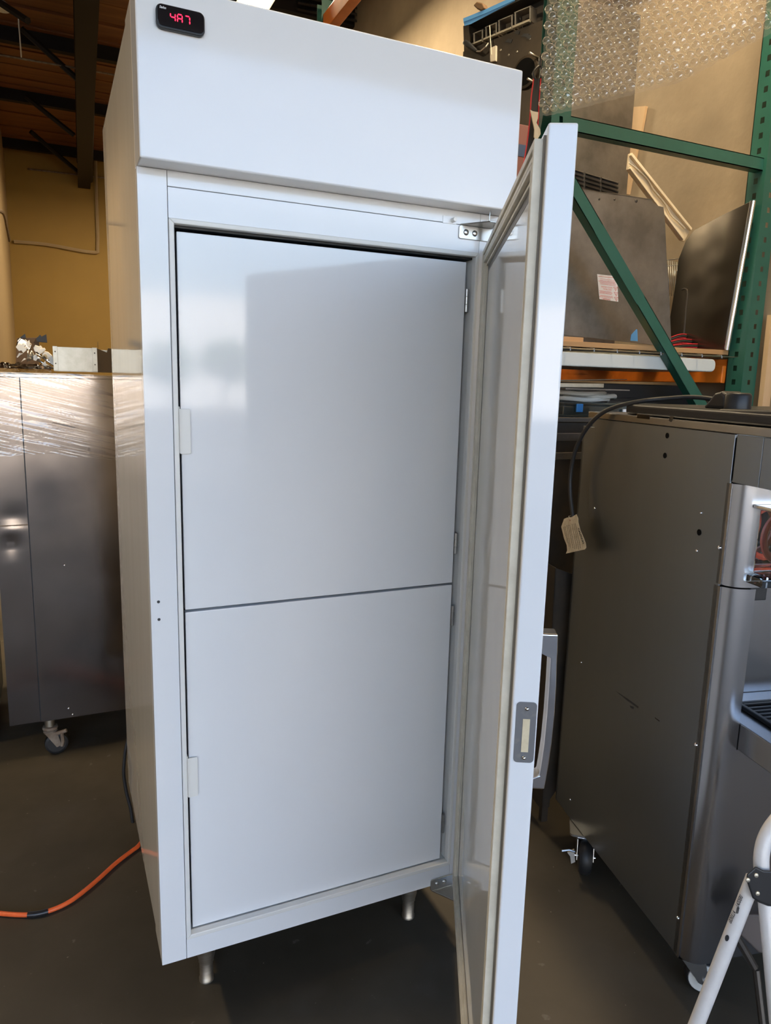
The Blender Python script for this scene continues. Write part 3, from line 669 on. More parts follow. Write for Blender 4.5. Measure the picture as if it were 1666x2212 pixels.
# sheet-metal air chute behind the machine
ch = thing('air_chute', SM @ V((.0,.66,0)), 'narrow bent sheet metal chute standing behind the soft serve machine', 'sheet metal')
CS = .64
cq = [SF(p,CS) for p in ((1200,1227),(1240,1241),(1206,1702),(1171,1752))]
cq[2].z = cq[2].z; 
zb_ = min(q.z for q in cq)
MB(SM).prism([V((q.x,CS,q.z)) for q in cq],(0,.004,0)).build('face','dark_metal',ch,.0006)
MB(SM).prism([V((cq[0].x,CS,cq[0].z)),V((cq[0].x,CS+.12,cq[0].z)),V((cq[3].x,CS+.12,cq[3].z)),V((cq[3].x,CS,cq[3].z))],(.003,0,0)).build('side','dark_metal',ch)
MB(SM).box((cq[3].x+.01,CS+.02,0),(cq[3].x+.03,CS+.04,cq[3].z+.01)).box((cq[3].x+.05,CS+.09,0),(cq[3].x+.07,CS+.11,cq[3].z+.05)).build('foot','dark_metal',ch)
# machine cord and tag
pc = thing('black_power_cable', SM @ V((-.03,.5,0)), 'stiff black power cord arching over the machine with a paper caution tag', 'cord')
cpts = [(SP((1600,880),.16)),(SP((1560,866),.14)),(SP((1500,858),.11)),(SP((1440,861),.07)),(SP((1390,866),.03)),(SP((1340,876),0)),(SP((1300,893),-.02)),(SP((1268,925),-.03)),(SP((1245,968),-.035)),(SP((1234,1015),-.035)),(SP((1232,1060),-.035)),(SP((1238,1118),-.035))]
MB(SM).tube(smooth_path(cpts,6),.0055,10).build('cable','black_rubber',pc)
TU = -.043
tpx = [(1216,1150),(1213,1138),(1219,1121),(1226,1118),(1236,1117),(1246,1111),(1250,1121),(1250,1128),(1254,1145),(1260,1158),(1266,1174),(1267,1183),(1264,1187),(1245,1191),(1223,1196),(1226,1189),(1225,1178),(1219,1163)]
tg = MB(SM).prism([SP(p,TU) for p in tpx],(-.0006,0,0)).build('caution_tag','tag_paper',pc)
TN = -su_
def TW(px): return SM @ SP(px,TU-.0008)
text('CAUTION',TW((1248.5,1143)),TW((1259.5,1176)),TN,'print_black','lettering',tg,bold=.035,lift=.0002)
for k, (a, c) in enumerate((((1243,1131),(1255,1186)),((1240,1132),(1251,1187)),((1236,1132),(1247,1188)),((1231,1134),(1243,1189)),((1228,1134),(1238,1184)),((1225,1135),(1233,1183)),((1221,1137),(1230,1181)),((1218,1139),(1227,1175)))):
    p, q = TW(a), TW(c); t = (q-p); L_ = t.length; t.normalize(); sd2 = TN.cross(t)*.0007; mb = MB(); x = 0
    while x < L_-.003:
        w = random.uniform(.002,.0065); e = min(L_, x+w)
        mb.prism([p+t*x-sd2,p+t*e-sd2,p+t*e+sd2,p+t*x+sd2],TN*.0002); x = e+.0011
    mb.build('print_line','print_black',tg)
MB(SM).lathe([(.0032,0),(.0036,.0008),(.0016,.0012)],SP((1232,1123),TU-.0008),(-1,0,0),16).build('eyelet','eyelet',tg)
MB(SM).tube([SP((1232,1123),TU-.002),SP((1229,1115),-.044),SP((1240,1112),-.030)],.0007,6).build('tie_string','rag',tg)

# ================================================================== LADDER
ldr = thing('step_ladder', dep((1600,2100),1.3), 'white tubular folding step ladder with black plastic joint, bottom right corner', 'ladder')
T1 = 1.30
def LQ(x, y, t=T1): return dep((x,y),t)
ft1 = on((1468,2320),2,.015); ft2 = on((1672,2420),2,.015)
leg1 = [LQ(1560,1900), LQ(1546,1930), LQ(1505,2212), ft1]
def line_to_floor(a, c, z=.004):
    d = c-a; k = (z-a.z)/d.z; return a+d*k
a1 = LQ(1620,1918); b1 = LQ(1510,2200,1.33); f1 = line_to_floor(a1,b1)
MB().tube([a1+(a1-b1).normalized()*.02,a1,b1,f1],.0132,36).build('rail','ladder_white',ldr)
a2 = LQ(1654,1940,1.285); b2 = LQ(1680,2212,1.24); f2 = line_to_floor(a2,b2)
MB().tube(smooth_path([LQ(1900,1640,1.36),LQ(1760,1712,1.33),LQ(1700,1752,1.31),LQ(1671,1782,1.30),LQ(1654,1812,1.295),LQ(1646,1845,1.292),LQ(1646,1880,1.29),a2],5)+[b2,f2],.0132,18).build('rail','ladder_white',ldr)
for f_, c_ in ((f1,a1),(f2,a2)):
    dd = (c_-f_).normalized(); MB().tube([f_,f_+dd*.05],.016,14).build('rubber_foot','black_rubber',ldr)
bpts = [(1612,1900),(1614,1888),(1628,1876),(1630,1870),(1650,1880),(1690,1882),(1690,1960),(1660,1958),(1640,1950),(1626,1940)]
bk = MB(); bk.prism([LQ(x,y,1.268) for x,y in bpts], ray(1650,1915)*.035); bko = bk.build('joint_bracket','black_plastic',ldr,.004,3)
for px in ((1616,1901),(1634,1891),(1637,1930)): MB().lathe([(.0042,0),(.0036,.0012),(.0001,.0018)],LQ(*px,1.2675),-CF,14).build('rivet','galv',bko)
# lettering along the left rail, facing the camera side of the tube
ax = (b1-a1).normalized(); view = (CAM-a1); nv = (view-ax*view.dot(ax)).normalized()
LT0, LT1 = (1575,1996), (1601,1939)
pl0 = a1+nv*.0128
def wrap_on_rail(o, lift=.0013):
    sx = ax.cross(nv)
    for v in o.data.vertices:
        r_ = v.co-a1; d_ = max(-.0128,min(.0128,r_.dot(sx))); v.co = a1+ax*r_.dot(ax)+sx*d_+nv*(math.sqrt(.0132**2-d_*d_)+lift)
wrap_on_rail(text('GORILLA',onp((1580,1996),nv,pl0),onp((1590,1972),nv,pl0),nv,'print_black','lettering',ldr,height=.0062,shear=.25,bold=.02))
wrap_on_rail(text('LADDERS',onp((1595.5,1961),nv,pl0),onp((1606,1937),nv,pl0),nv,'print_black','lettering',ldr,height=.0062,shear=.25,bold=.02))
mb = MB()
for dx in (0,3): mb.prism([onp((1590+dx,1973),nv,pl0),onp((1592+dx,1973),nv,pl0),onp((1595+dx,1960),nv,pl0),onp((1592.5+dx,1960),nv,pl0)],nv*.0003)
wrap_on_rail(mb.build('logo','print_black',ldr))
hole = MB(); hc0 = onp((1571,2026),nv,pl0); hole.prism([hc0+(ax*math.cos(t*.5236)*.006+ax.cross(nv)*math.sin(t*.5236)*.0034) for t in range(12)],nv*.0003)
wrap_on_rail(hole.build('rail_hole','gap_dark',ldr))
# lower tread and folded strut seen between the rails
MB().prism([LQ(1617,1976,1.48),LQ(1700,1976,1.48),LQ(1700,2070,1.48),LQ(1640,2058,1.48),LQ(1600,2020,1.48)],CF*.02).build('tread','tread',ldr,.003)
MB().tube([LQ(1590,2020,1.42),LQ(1630,2090,1.42)],.008,8,smooth=False).build('strut','dark_metal',ldr)
q0, q1 = LQ(1634,2095,1.42), LQ(1648,2212,1.40); MB().tube([q0,q1,line_to_floor(q0,q1)],.007,8).build('strut','dark_metal',ldr)

# ================================================================== PALLET RACK
RY = .62
rk = thing('pallet_rack', (1.75,1.85,0), 'green pallet rack with orange beams along the plaster wall', 'rack')
def perforated(x0, x1, z0, z1, f, holes, hw, hh, name, t=.003):
    """plate in (a,z) with square holes left open, f maps (a,z)->3D, built as strips"""
    mb = MB(); zc = z0; xm = (x0+x1)/2
    def q(a0,a1,c0,c1): mb._add([f(a0,c0),f(a1,c0),f(a1,c1),f(a0,c1)],[(0,1,2,3)])
    for h in holes:
        q(x0,x1,zc,h-hh/2); q(x0,xm-hw/2,h-hh/2,h+hh/2); q(xm+hw/2,x1,h-hh/2,h+hh/2); zc = h+hh/2
    q(x0,x1,zc,z1); return mb
ZP = 3.45
def post(x0, y0, sx, detail, ZP=3.45):
    hs = [.1+.0508*k for k in range(int((ZP-.2)/.0508))]
    mb = perforated(x0,x0+.072,0,ZP,lambda a,z: (a,y0,z),hs,.013,.018,'post')
    xs = x0 if sx < 0 else x0+.072
    mb2 = perforated(y0,y0+.075,0,ZP,lambda a,z: (xs,a,z),hs,.016,.020,'post'); mb.v, off = mb.v, len(mb.v)
    mb.v += mb2.v; mb.f += [tuple(i+off for i in f) for f in mb2.f]; mb.sm += mb2.sm
    mb.box((x0,y0+.072,0),(x0+.072,y0+.075,ZP)); mb.box((x0-.02,y0-.02,0),(x0+.09,y0+.09,.008))
    mb.build('post','green_paint',rk)
post(2.196,.595,-1,True); post(1.262,.595,1,True); post(1.262,2.7,1,False,3.33); post(2.196,2.7,-1,False,3.15)
def brace(p, q, w, dpt, nm='brace'):
    p, q = V(p), V(q); t = (q-p).normalized(); sdv = V((-t.z,0,t.x))*w/2
    mb = MB()                                       # C-channel lying in the frame plane
    mb.prism([p-sdv,q-sdv,q+sdv,p+sdv],(0,.003,0)); mb.prism([p-sdv,q-sdv,q-sdv*.88,p-sdv*.88],(0,dpt,0)); mb.prism([p+sdv*.88,q+sdv*.88,q+sdv,p+sdv],(0,dpt,0)); mb.build(nm,'green_paint',rk)
za = (on((1450,297),1,RY).z+on((1450,335),1,RY).z)/2
brace((1.29,RY-.012,za),(2.23,RY-.012,za),.042,.035)
brace((1.29,RY-.012,3.2),(2.23,RY-.012,3.2),.042,.035)
d0 = on((1236,395),1,RY+.01); d1 = on((1512,866),1,RY+.01); dd = (d1-d0).normalized()
brace(d0-dd*.12,d1+dd*.12,.043,.035)
brace((1.30,RY,za-.03),(2.2,RY,3.15),.043,.035) if False else None
for x, z in ((1.30,1.40),(2.205,1.40),(1.30,3.20),(2.205,3.20)):
    y1 = 2.7; sg = 1 if x < 2 else -1
    MB().prism([(x-sg*.03,.675,z-.035),(x+sg*.025,.675,z-.035),(x+sg*.025,.675,z+.030),(x,.675,z+.030),(x,.675,z+.055),(x-sg*.03,.675,z+.055)],(0,y1-.675,0)).build('beam','orange_paint',rk,.003)
    e = MB().box((x-.002 if x > 2 else x-.04,.668,z-.075),(x+.035 if x < 2 else x+.004,.674,z+.070)).build('beam_connector','orange_paint',rk)
# wire deck
wd = MB()
for k in range(9): x = 1.33+.1*k; wd.tube([(x,.640,1.455),(x,.642,1.464),(x,.66,1.466),(x,2.68,1.466)],.0028,6)
for k in range(41): y = .642+.05*k; wd.tube([(1.29,y,1.4615),(2.23,y,1.4615)],.0025,5)
wd.build('wire_deck','zinc',rk)
# slats on the deck
for k, (x0,x1,y0,y1,z0,z1) in enumerate(((1.34,2.19,.665,.75,1.470,1.487),(1.34,2.19,.80,.89,1.470,1.487),(1.34,2.19,.98,1.07,1.470,1.487),(1.34,2.19,1.3,1.4,1.470,1.487),(1.34,2.19,1.75,1.85,1.470,1.487),(1.33,1.53,.70,.79,1.4875,1.5035))):
    o = MB().box((x0,y0,z0),(x1,y1,z1)).build('wooden_slat','wood',None,.001)
    tag(o, ['long wooden slat at the front edge of the wire deck','second wooden slat behind the front one on the wire deck','third wooden slat on the wire deck','wooden slat under the louvred cabinet on the wire deck','rearmost wooden slat on the wire deck','short wooden block lying on the front slat beside the freezer door'][k],'wood slat','wooden slats on the wire deck')
# white plastic tray under the deck
wt = MB().prism(rrect(1.34,1.405,2.135,1.452,.02,lambda a,c: V((a,.668,c)),6),(0,.42,0)).build('plastic_tray','white_plastic',None,.004)
tag(wt,'long white plastic tray slid under the wire deck','tray')
# black block added under the deck to keep the lit wall from showing
dk = thing('dark_fill_block',(1.8,1.9,0),'black block added to darken the space under the rack deck','cabinet')
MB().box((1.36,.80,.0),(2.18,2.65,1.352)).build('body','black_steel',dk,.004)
MB().box((1.37,.79,.10),(2.17,.80,1.30)).build('fill_front','black_steel',dk,.003)

# ------------------------------------------------------------------ things on the deck
PY = .785
def plate(name, pxs, ax, val, off, mt, parent=None, bev=.0008):
    return MB().prism([on(p,ax,val) for p in pxs], off).build(name,mt,parent,bev)
sp = thing('machine_side_cover', (1.75,PY,1.49), 'dull stainless panel with red and white warning sticker on the rack deck', 'metal panel')
pts = [(1205,722),(1205,405),(1250,408),(1330,418),(1408,430),(1412,437),(1420,444),(1434,447),(1437,474),(1441,560),(1447,650),(1451,750)]
plate('sheet',pts,1,PY,(0,.004,0),'steel_sheet',sp)
plate('bent_edge',[(1205,405),(1250,408),(1330,418),(1408,430),(1409,434),(1330,422),(1205,409)],1,PY,(0,.05,0),'steel_sheet',sp)
for px, r in (((1295,430),.004),((1328,431),.004),((1375,434),.006)):
    screw(on(px,1,PY-.0005),(0,-1,0),r,'dark_metal',sp)
stp = [(1290,592),(1333,597),(1336,652),(1295,646)]
st = MB().prism([on(p,1,PY-.0006) for p in stp],(0,-.0005,0)).build('warning_sticker','sticker',sp)
SQ = lambda x,y: on((x,y),1,PY-.0013)
text('DANGER !',SQ(1319,645.5),SQ(1301,643),(0,-1,0),'print_red','lettering',st,bold=.01)
text('ELECTRICAL',SQ(1321,625),SQ(1303,622.5),(0,-1,0),'print_red','lettering',st)
text('SHOCK HAZARD',SQ(1323,620.5),SQ(1299,617.5),(0,-1,0),'print_red','lettering',st)
for (xa,ya),(xb,yb) in (((1297,602),(1329,606)),((1296,605),(1330,609.5)),((1293,607),(1331,612)),((1296,610),(1332,614.5)),((1297,613),(1331,617)),((1295,628),(1321,631)),((1296,630.5),(1324,633.5)),((1295,632.5),(1322,636)),((1297,638),(1325,641)),((1295,640.5),(1325,643.5)),((1293,597),(1325,600))):
    p, q = SQ(xa,ya), SQ(xb,yb); t = q-p; L_ = t.length; t.normalize(); s2 = V((0,-1,0)).cross(t)*.0007; mb = MB(); x = 0
    while x < L_-.002:
        e = min(L_, x+random.uniform(.002,.007)); mb.prism([p+t*x-s2,p+t*e-s2,p+t*e+s2,p+t*x+s2],(0,-.0002,0)); x = e+.0010
    mb.build('print_line','print_red',st)
for cx, cy in ((1330,624),(1331,635.5),(1331.5,646)):
    mb = MB(); T = [(cx-4.2,cy-4.2),(cx+4.2,cy-3.4),(cx+.6,cy+4.4)]
    for k in range(3):
        a_, b_ = SQ(*T[k]), SQ(*T[(k+1)%3]); t = (b_-a_).normalized(); s2 = V((0,-1,0)).cross(t)*.0006; mb.prism([a_-s2,b_-s2,b_+s2,a_+s2],(0,-.0002,0))
    mb.prism([SQ(cx-.6,cy-2),SQ(cx+.6,cy-2),SQ(cx+.8,cy+1),SQ(cx-.2,cy+1)],(0,-.0002,0)); mb.build('warning_triangle','print_red',st)
plate('blue_tape',[(1362,736),(1364,723),(1375,711),(1377,712),(1378,737)],1,PY-.0006,(0,-.0004,0),'blue_tape',sp,0)
# second panel leaning against the wall
s2p = thing('steel_guard', (2.2,.85,1.49), 'dark reflective steel panel with a bright rolled edge, beside the green post', 'metal panel')
plate('sheet',[(1624,434),(1568,756),(1440,750),(1447,690),(1460,610),(1466,560),(1482,520),(1500,497),(1560,465)],0,2.168,(.004,0,0),'steel_dark_sheet',s2p)
MB().tube([on((1627,434),0,2.165),on((1570,756),0,2.165)],.0105,12).build('rolled_edge','chrome',s2p)
# louvred cabinet
lv = thing('louvred_cabinet', (1.95,1.42,1.487), 'brown-grey steel cabinet with louvre slots, half hidden by the hanging bubble wrap', 'cabinet')
LVY = 1.25
MB().box((1.81,LVY,1.488),(2.155,1.60,2.86)).build('body','steel_sheet',lv,.002)
for c, (xa,xb) in enumerate(((1232,1261),(1266,1297),(1301,1335))):
    for r in range(4):
        y = 364+r*9.0+(xa-1232)*.30; y2 = 364+r*9.0+(xb-1232)*.30
        MB().prism([on((xa,y),1,LVY-.001),on((xb,y2),1,LVY-.001),on((xb,y2+4.2),1,LVY-.001),on((xa,y+4.2),1,LVY-.001)],(0,-.004,0)).build('louvre_slot','gap_dark',lv)
        MB().prism([on((xa,y-2),1,LVY-.001),on((xb,y2-2),1,LVY-.001),on((xb,y2),1,LVY-.012),on((xa,y),1,LVY-.012)],(0,-.001,-.001)).build('louvre_lip','steel_sheet',lv)
# wood strip on the wall, beige channel
o = plate('wood_board',[(1368,231),(1395,229),(1385,285),(1376,320),(1357,420),(1351,420),(1361,320)],0,XR-.02,(.014,0,0),'plywood'); tag(o,'thin wooden board leaning on the plaster wall beside the louvred cabinet','board')
bc = thing('beige_channel', (2.1,1.0,1.95), 'beige plastic channel with a loose cord, leaning between panel and wall', 'plastic strip')
plate('channel',[(1361,331),(1491,494),(1489,503),(1479,521),(1472,519),(1357,366)],1,1.0,(0,.012,0),'beige_plastic',bc,.002)
MB().prism([on(p,1,.998) for p in ((1361,331),(1491,494),(1489,499),(1359,337))],(0,-.012,0)).build('lip','beige_plastic',bc,.001)
MB().prism([on(p,1,.998) for p in ((1358,362),(1474,515),(1472,519),(1357,366))],(0,-.012,0)).build('lip','beige_plastic',bc,.001)
MB().tube(smooth_path([on(p,1,.993) for p in ((1359,352),(1380,368),(1400,388),(1412,410),(1425,425),(1438,442),(1450,465),(1466,480),(1480,494))],5),.0025,6).build('cord','rag',bc)
# wire rack, rod, strap coil between the two panels
wr = thing('wire_rack',(2.2,1.2,1.49),'small wire rack seen between the two steel panels','wire rack')
wmb = MB()
for k in range(5): wmb.tube([on((1444+4.6*k,562+1.0*k),0,2.26),on((1446+4.6*k,640),0,2.26)],.0022,5)
for y in (562,575): wmb.tube([on((1440,y),0,2.26),on((1468,y-3),0,2.26)],.0022,5)
wmb.tube([on((1446,640),0,2.26),on((1446,745),0,2.26)],.003,5); wmb.build('grid','zinc',wr)
o = MB().tube(smooth_path([on((1474,626),0,2.17),on((1481,624),0,2.17),on((1486,632),0,2.17),on((1483,665),0,2.17),on((1476,750),0,2.17)],5),.0045,8).build('bent_rod','dark_metal'); tag(o,'dark bent steel rod standing in front of the dark panel','rod')
sc = thing('strap_coil',(2.1,.82,1.487),'coiled black strap with red edges lying on the rack deck','strap')
for k, (ys, dz) in enumerate(((.80,.0),(.83,.014),(.86,.028))):
    pth = smooth_path([on((1445,752-k*9),1,ys),on((1475,748-k*11),1,ys),on((1510,748-k*6),1,ys),on((1528,750-k*3),1,ys),on((1524,757),1,ys),on((1500,755),1,ys),on((1470,756),1,ys)],5)
    for mtn, rr, ddz in (('strap_black',.008,0),('strap_red',.0018,.008),('strap_red',.0018,-.006)):
        MB().tube([q+V((0,-.004 if ddz else 0,ddz)) for q in pth],rr,8,flat=.45 if ddz == 0 else 1).build('strap_edge' if ddz else 'strap_band',mtn,sc)
# gutted housing (front plane turned towards the aisle)
HN0 = dep((1005,80),2.88); hg = V((.33,-.944,0)).normalized(); hn = V((-hg.y,hg.x,0)) * -1       # hn faces the camera
if hn.dot(CAM-HN0) < 0: hn = -hn
HQ = lambda x,y,o=0: onp((x,y),hn,HN0+hn*o)
hs = thing('gutted_housing', (1.55,1.1,1.487), 'dark gutted machine housing with round hole, knob and blue tape, above the freezer corner', 'machine housing')
def zfloor(p, z): return V((p.x,p.y,z))
pA, pB = HQ(1000,130), HQ(1186,60)
MB().prism([zfloor(pA,1.49),zfloor(pB,1.49),zfloor(pB,HQ(1186,38).z),zfloor(pA,HQ(1000,112).z)],-hn*.01).build('front_plate','housing_brown',hs)
MB().prism([HQ(1003,112,-.06),HQ(1003,50,-.06),HQ(1110,-2,-.06),HQ(1190,-40,-.06),HQ(1190,40,-.06)],-hn*.02).build('back_plate','dark_metal',hs)
MB().prism([HQ(1003,52,.0),HQ(1110,0,.0),HQ(1190,-38,.0),HQ(1190,-32,.0),HQ(1004,58,.0)],-hn*.20).build('top_flange','dark_metal',hs)
MB().prism([HQ(1001,56),HQ(1013,52),HQ(1014,116),HQ(1003,120)],-hn*.15).build('side_plate','housing_brown',hs)
for i,(x0,x1) in enumerate(((1022,1044),(1048,1074),(1076,1108),(1111,1147))):
    yb0 = 100-(x0-1022)*.41; yb1 = 100-(x1-1022)*.41; hgt = 24+i*3
    fo = MB().prism([HQ(x0,yb0),HQ(x1,yb1),HQ(x1,yb1-4-i*.5),HQ(x0,yb0-4-i*.5)],hn*.012).build('terminal_strip','galv',hs,.001)
    for xa in (x0+1,x1-3): MB().prism([HQ(xa,yb0-(xa-x0)*.41-4),HQ(xa+2.4,yb0-(xa-x0)*.41-5),HQ(xa+2.4,yb0-(xa-x0)*.41-5-hgt),HQ(xa,yb0-(xa-x0)*.41-4-hgt)],-hn*.04).build('frame_post','steel_sheet',hs)
    MB().prism([HQ(x0,yb0-hgt-2),HQ(x1,yb1-hgt-2),HQ(x1,yb1-hgt-4),HQ(x0,yb0-hgt-4)],-hn*.04).build('frame_bar','steel_sheet',hs)
hc = HQ(1138,158); rv = (HQ(1156,150)-hc).length
MB().lathe([(.052,0),(.056,.004),(.056,.012),(.048,.014)],hc,hn,32).build('hole_collar','housing_brown',hs)
MB().lathe([(.047,.0),(.047,.0150)],hc,hn,32).build('hole','void_black',hs)
for px in ((1144,114),(1140,170)):
    MB().tube([HQ(*px,.05),HQ(px[0]+20,px[1]+12,0)],.0042,8).build('stud','galv',hs)
for px in ((1145,84),(1099,119),(1082,108),(1117,112)): screw(HQ(*px),hn,.004,'galv',hs)
MB().prism([HQ(1062,106),HQ(1075,100),HQ(1074,133),HQ(1063,135)],hn*.01).build('label_strip','rag',hs)
MB().tube(smooth_path([HQ(1058,55,.01),HQ(1060,90,.012),HQ(1062,118,.015)],4),.0018,6).build('wire','rag',hs)
kn = MB().tube([HQ(1055,94,.01),HQ(1050,101,.02),HQ(1038,111,.025),HQ(1029,111,.03)],.0035,8).build('lever','galv',hs)
MB().tube([HQ(1030,111,.03),HQ(1022,105,.03),HQ(1012,97,.03),HQ(1005,92,.03),HQ(1001,92,.03)],[.006,.009,.012,.010,.004],12).build('knob','black_plastic',kn)
for a_, b_ in (((1095,72),(1108,92)),((1088,88),(1104,95))): pass
for px, w in (((1100,88),8),((1118,70),6),((1135,76),9),((1143,80),5),((1070,104),4)):
    MB().prism([HQ(px[0]-w,px[1]+3),HQ(px[0]-w*.2,px[1]-4),HQ(px[0]+w,px[1]-3),HQ(px[0]+w*.6,px[1]+5)],hn*.002).build('residue','gap_dark',hs)
MB().prism([HQ(1002,48,.004),HQ(1109,-3,.004),HQ(1113,2,.004),HQ(1018,52,.004),HQ(1004,56,.004)],hn*.001).build('blue_tape','blue_tape',hs)
MB().prism([HQ(1001,40,.006),HQ(1050,20,.006),HQ(1120,-12,.006),HQ(1122,-4,.006),HQ(1052,28,.006),HQ(1002,48,.006)],hn*.001).build('tape_strip','blue_tape',hs)
tpq = thing('dark_scrap', HQ(1036,20), 'crumpled dark scrap stuck on the blue tape of the housing', 'scrap')
MB().prism([HQ(1022,11,.01),HQ(1030,3,.01),HQ(1042,6,.01),HQ(1048,18,.01),HQ(1040,23,.01),HQ(1030,19,.01)],-hn*.03).build('scrap','cardboard',tpq,.004)
# carton on the deck behind the strap
ctn = thing('printed_carton',(1.45,1.0,1.487),'pink and blue printed carton behind the red-edged strap','carton')
q0 = on((1100,268),1,.95); q1 = on((1150,268),1,.95)
MB().box((q0.x,.95,1.488),(q1.x+.05,1.1,on((1125,268),1,.95).z)).build('body','carton_pink',ctn,.002)
MB().box((q0.x+.001,.949,on((1125,338),1,.95).z),(q1.x+.049,.951,on((1125,312),1,.95).z)).build('print_band','carton_blue',ctn)
# hanging strap
hsS = thing('hanging_strap',on((1150,240),1,.53),'black strap with red edges hanging from a black hook beside the bubble wrap','strap')
SY = .545; SQ2 = lambda x,y,dy=0: on((x,y),1,SY+dy)
pL = [(1153,168),(1150,190),(1147,215),(1145,250),(1141,290),(1135,330),(1128,370)]; pR = [(1168,170),(1166,195),(1164,225),(1163,250),(1160,290),(1155,330),(1150,370)]
mb = MB(); L1 = smooth_path([SQ2(*q) for q in pL],4); R1 = smooth_path([SQ2(*q) for q in pR],4)
vs = []; fs = []
for i,(a_,b_) in enumerate(zip(L1,R1)): vs += [a_,b_,b_+V((0,.002,0)),a_+V((0,.002,0))]
for i in range(len(L1)-1):
    for k in range(4): j = (k+1)%4; fs.append((i*4+k,i*4+j,i*4+4+j,i*4+4+k))
mb._add(vs,fs); mb.build('webbing','strap_black',hsS)
for P_ in (L1,R1): MB().tube([q+V((0,-.001,0)) for q in P_],.0018,6).build('red_edge','strap_red',hsS)
MB().tube(smooth_path([SQ2(1156,170,-.01),SQ2(1152,160,-.01),SQ2(1156,150,-.01),SQ2(1166,142,-.01),SQ2(1170,150,-.01),SQ2(1168,168,-.01)],6),.0035,8).build('hook','black_steel',hsS)
MB().tube(smooth_path([SQ2(1166,144,-.01),SQ2(1168,130,-.01),SQ2(1172,120,-.01),SQ2(1182,116,-.01)],6),.0055,8).build('hook_shank','black_steel',hsS)
o = MB().prism([SQ2(1145,238,-.01),SQ2(1150,241,-.01),SQ2(1162,243,-.01),SQ2(1161,256,-.01),SQ2(1158,266,-.01),SQ2(1166,280,-.01),SQ2(1167,290,-.01),SQ2(1158,305,-.01),SQ2(1153,296,-.01),SQ2(1154,280,-.01),SQ2(1148,252,-.01)],(0,-.003,0)).build('masking_tape','rag'); tag(o,'torn strip of beige masking tape stuck to the hanging strap','tape')

# ------------------------------------------------------------------ lower items behind the soft serve machine
bcab = thing('steel_counter',(1.6,.45,0),'low stainless counter behind the soft serve machine, storage bin on it','counter')
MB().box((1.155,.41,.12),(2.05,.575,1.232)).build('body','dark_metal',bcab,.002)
MB().box((1.145,.402,1.12),(2.06,.58,1.142)).build('rim','steel_sheet',bcab,.002)
MB().box((1.145,.404,1.175),(2.06,.58,1.200)).build('band','steel_sheet',bcab,.002)
MB().box((1.140,.40,1.232),(2.07,.585,1.2465)).build('top','steel_front',bcab,.002)
for x in (1.2,2.0):
    for y in (.435,.55): MB().lathe([(.02,.12),(.02,0)],(x,y,0),seg=12).build('leg','dark_metal',bcab)
bn = thing('storage_bin',(1.42,.45,1.2475),'flat clear plastic storage bin with blue latch on the steel counter','bin')
BX0 = 1.24; BX1 = 1.60
MB().box((BX0,.412,1.2475),(BX1,.565,1.282)).build('tub','bin_clear',bn,.005)
MB().box((BX0-.005,.408,1.282),(BX1+.005,.57,1.291)).build('lid','bin_clear',bn,.003)
qa = on((1246,870),1,.405); MB().box((qa.x,.402,1.262),(qa.x+.024,.408,1.287)).build('latch','blue_latch',bn,.002)
o = MB().box((1.46,.402,1.2475),(1.66,.407,1.272)).build('paper_sheet','print_white'); tag(o,'white printed paper lying at the front of the storage bin','paper')
hz = thing('hose_coil',(1.42,.44,1.292),'grey hose coiled on the storage bin lid','hose')
for k, (z, rx, cx) in enumerate(((1.300,.10,1.36),(1.309,.085,1.40),(1.318,.10,1.345))):
    MB().tube([(cx+rx*math.cos(t*.2618),.49+.06*math.sin(t*.2618),z+.002*math.sin(t)) for t in range(25)],.0075,8,cap=False).build('loop','hose_grey',hz)
tm = thing('flat_metal_parts',(1.35,.45,1.33),'stack of thin flat metal trays above the coiled hose','metal parts')
MB().prism([(1.20,.36,1.329),(1.44,.36,1.329),(1.50,.52,1.329),(1.20,.52,1.329)],(0,0,.003)).build('tray','steel_sheet',tm)
MB().prism([(1.18,.36,1.334),(1.34,.36,1.336),(1.36,.42,1.336),(1.18,.42,1.334)],(0,0,.012)).build('bar','galv',tm,.001)
MB().prism([(1.18,.40,1.350),(1.50,.44,1.362),(1.52,.55,1.362),(1.18,.55,1.350)],(0,0,.002)).build('tray','dark_metal',tm)
# plywood sheet at the right edge
o = MB().prism([on((1655,900),1,.56),on((1668,680),1,.56),V((XR-.004,.56,on((1668,680),1,.56).z)),V((XR-.004,.56,on((1655,900),1,.56).z))],(0,.02,0)).build('plywood_sheet','plywood'); tag(o,'edge of a plywood sheet leaning against the green rack post','plywood')
zb0 = min(v.co.z for v in o.data.vertices)
for v in o.data.vertices:
    if v.co.z < zb0+.05: v.co.z = 0.0

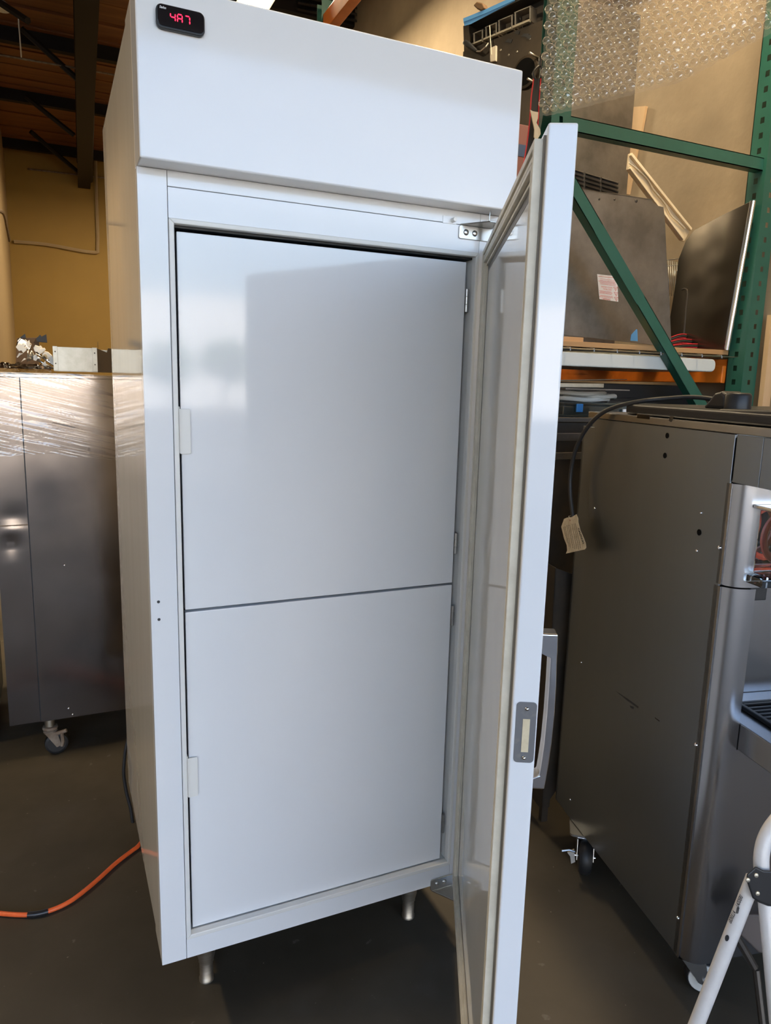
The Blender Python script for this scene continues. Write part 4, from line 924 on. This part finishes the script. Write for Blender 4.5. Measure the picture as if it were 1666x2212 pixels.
# ================================================================== BUBBLE WRAP
bw = thing('bubble_wrap',(1.1,.1,1.95),'sheet of clear bubble wrap hanging in the upper right','bubble wrap')
P_bl = dep((1170,252),1.72); P_br = dep((1700,50),1.50); P_tl = dep((1184,-60),1.72)
ex = (dep((1666,150),1.50)-dep((1176,150),1.72)); ex.z = 0; LX = ex.length; ex.normalize(); ey = V((0,0,1)); en = ex.cross(ey).normalized()
if en.dot(CAM-P_bl) < 0: en = -en
O_ = dep((1176,150),1.72)
def bz_low(a):          # lower edge height along the sheet (measured from the picture)
    cpx = [(1170,252),(1200,248),(1260,233),(1330,215),(1400,196),(1460,180),(1485,168),(1520,150),(1570,122),(1620,95),(1666,72),(1760,30)]
    best = None
    for i in range(len(cpx)-1):
        p_, q_ = onp(cpx[i],en,O_), onp(cpx[i+1],en,O_); a0 = (p_-O_).dot(ex); a1 = (q_-O_).dot(ex)
        if a0 <= a <= a1 or i == len(cpx)-2: t = (a-a0)/(a1-a0); return p_.z+(q_.z-p_.z)*t
    return onp(cpx[0],en,O_).z
A0 = (onp((1176,150),en,O_)-O_).dot(ex)-.004; A1 = LX+.12; ZT = 2.42
def sheet(a, z):
    k = noise.noise(V((a*5,z*5,.4)))*.010+noise.noise(V((a*14,z*12,3.4)))*.003
    over = max(0,z-2.36)
    return O_+ex*(a)+V((0,0,z-O_.z))+en*(k-over*.6)
def sfn(u, v):
    a = A0+(A1-A0)*u; zl = bz_low(max(a,A0+.001))+.004*noise.noise(V((a*90,0,0))); z = zl+(ZT-zl)*v; return sheet(a+.003*noise.noise(V((z*60,u,1)))*(1 if u in (0,1) else 0),z)
MB().grid(sfn,70,50).build('film_sheet','bubble_film',bw)
bb = MB(); pitch = .0196; rowh = .0170; r0 = pitch*.475; cnt = 0
nr = int((ZT-1.85)/rowh)
for j in range(nr+4):
    for i in range(int((A1-A0)/pitch)+2):
        a = A0+pitch*(i+.5*(j%2))+.3*pitch; z = ZT-rowh*j-.01+a*.10
        if a > A1-r0 or z > ZT or z < bz_low(a)+r0*.75: continue
        sq = random.uniform(.0,.35); hgt = r0*random.uniform(.45,.8); vs = []; fs = []; seg = 12
        tl = random.uniform(-.5,.5); tm_ = random.uniform(-.5,.5); dn = random.random()
        for (rr,hh) in ((1,0),(.97,.45),(.80,.82),(.45,1.0)):
            for k in range(seg):
                th = 6.2832*k/seg; jit = 1+.05*random.uniform(-1,1)
                da, dz = math.cos(th)*rr*r0*jit, math.sin(th)*rr*r0*jit
                h_ = hgt*hh*(1+.35*(tl*math.cos(th)+tm_*math.sin(th))*rr+random.uniform(-.10,.10)*(hh>.4))
                vs.append(sheet(a+da,z+dz)+en*(h_+.0004))
        vs.append(sheet(a,z)+en*hgt*(1-.5*sq))
        for q in range(3):
            for k in range(seg): k2 = (k+1)%seg; fs.append((q*seg+k,q*seg+k2,(q+1)*seg+k2,(q+1)*seg+k))
        for k in range(seg): fs.append((3*seg+k,3*seg+(k+1)%seg,4*seg))
        bb._add(vs,fs,True); cnt += 1
bo = bb.build('bubbles','bubble',bw,normals=False); bo['kind'] = 'stuff'
MB().prism([sheet(A0+.02,2.40),sheet(A1-.2,2.40),V((1.9,.62,2.6)),V((1.29,.60,2.6))],(0,0,.002)).build('top_fold','bubble_film',bw)

# ================================================================== HIGH UP BEHIND
un = thing('unit_heater',(1.9,5.2,3.6),'dark louvred box hanging under the ceiling by the right wall','heater')
HX = 2.0
for_pts = [(560,-30),(798,-40),(797,46),(782,62),(740,52),(560,10)]
UY = 4.9
MB().prism([on(q_,1,UY) for q_ in for_pts],(0,.5,0)).build('body','beam_dark',un,.01)
for k in range(6):
    y = 50-k*14
    MB().prism([on((640,y-30),1,UY-.002),on((790,y),1,UY-.002),on((790,y-5),1,UY-.002),on((640,y-35),1,UY-.002)],(0,-.05,-.03)).build('slat','dark_metal',un)
MB().tube([on((700,-60),1,UY+.2),V((on((700,-60),1,UY+.2).x,UY+.2,ZC))],.012,6).build('hanger','beam_dark',un)
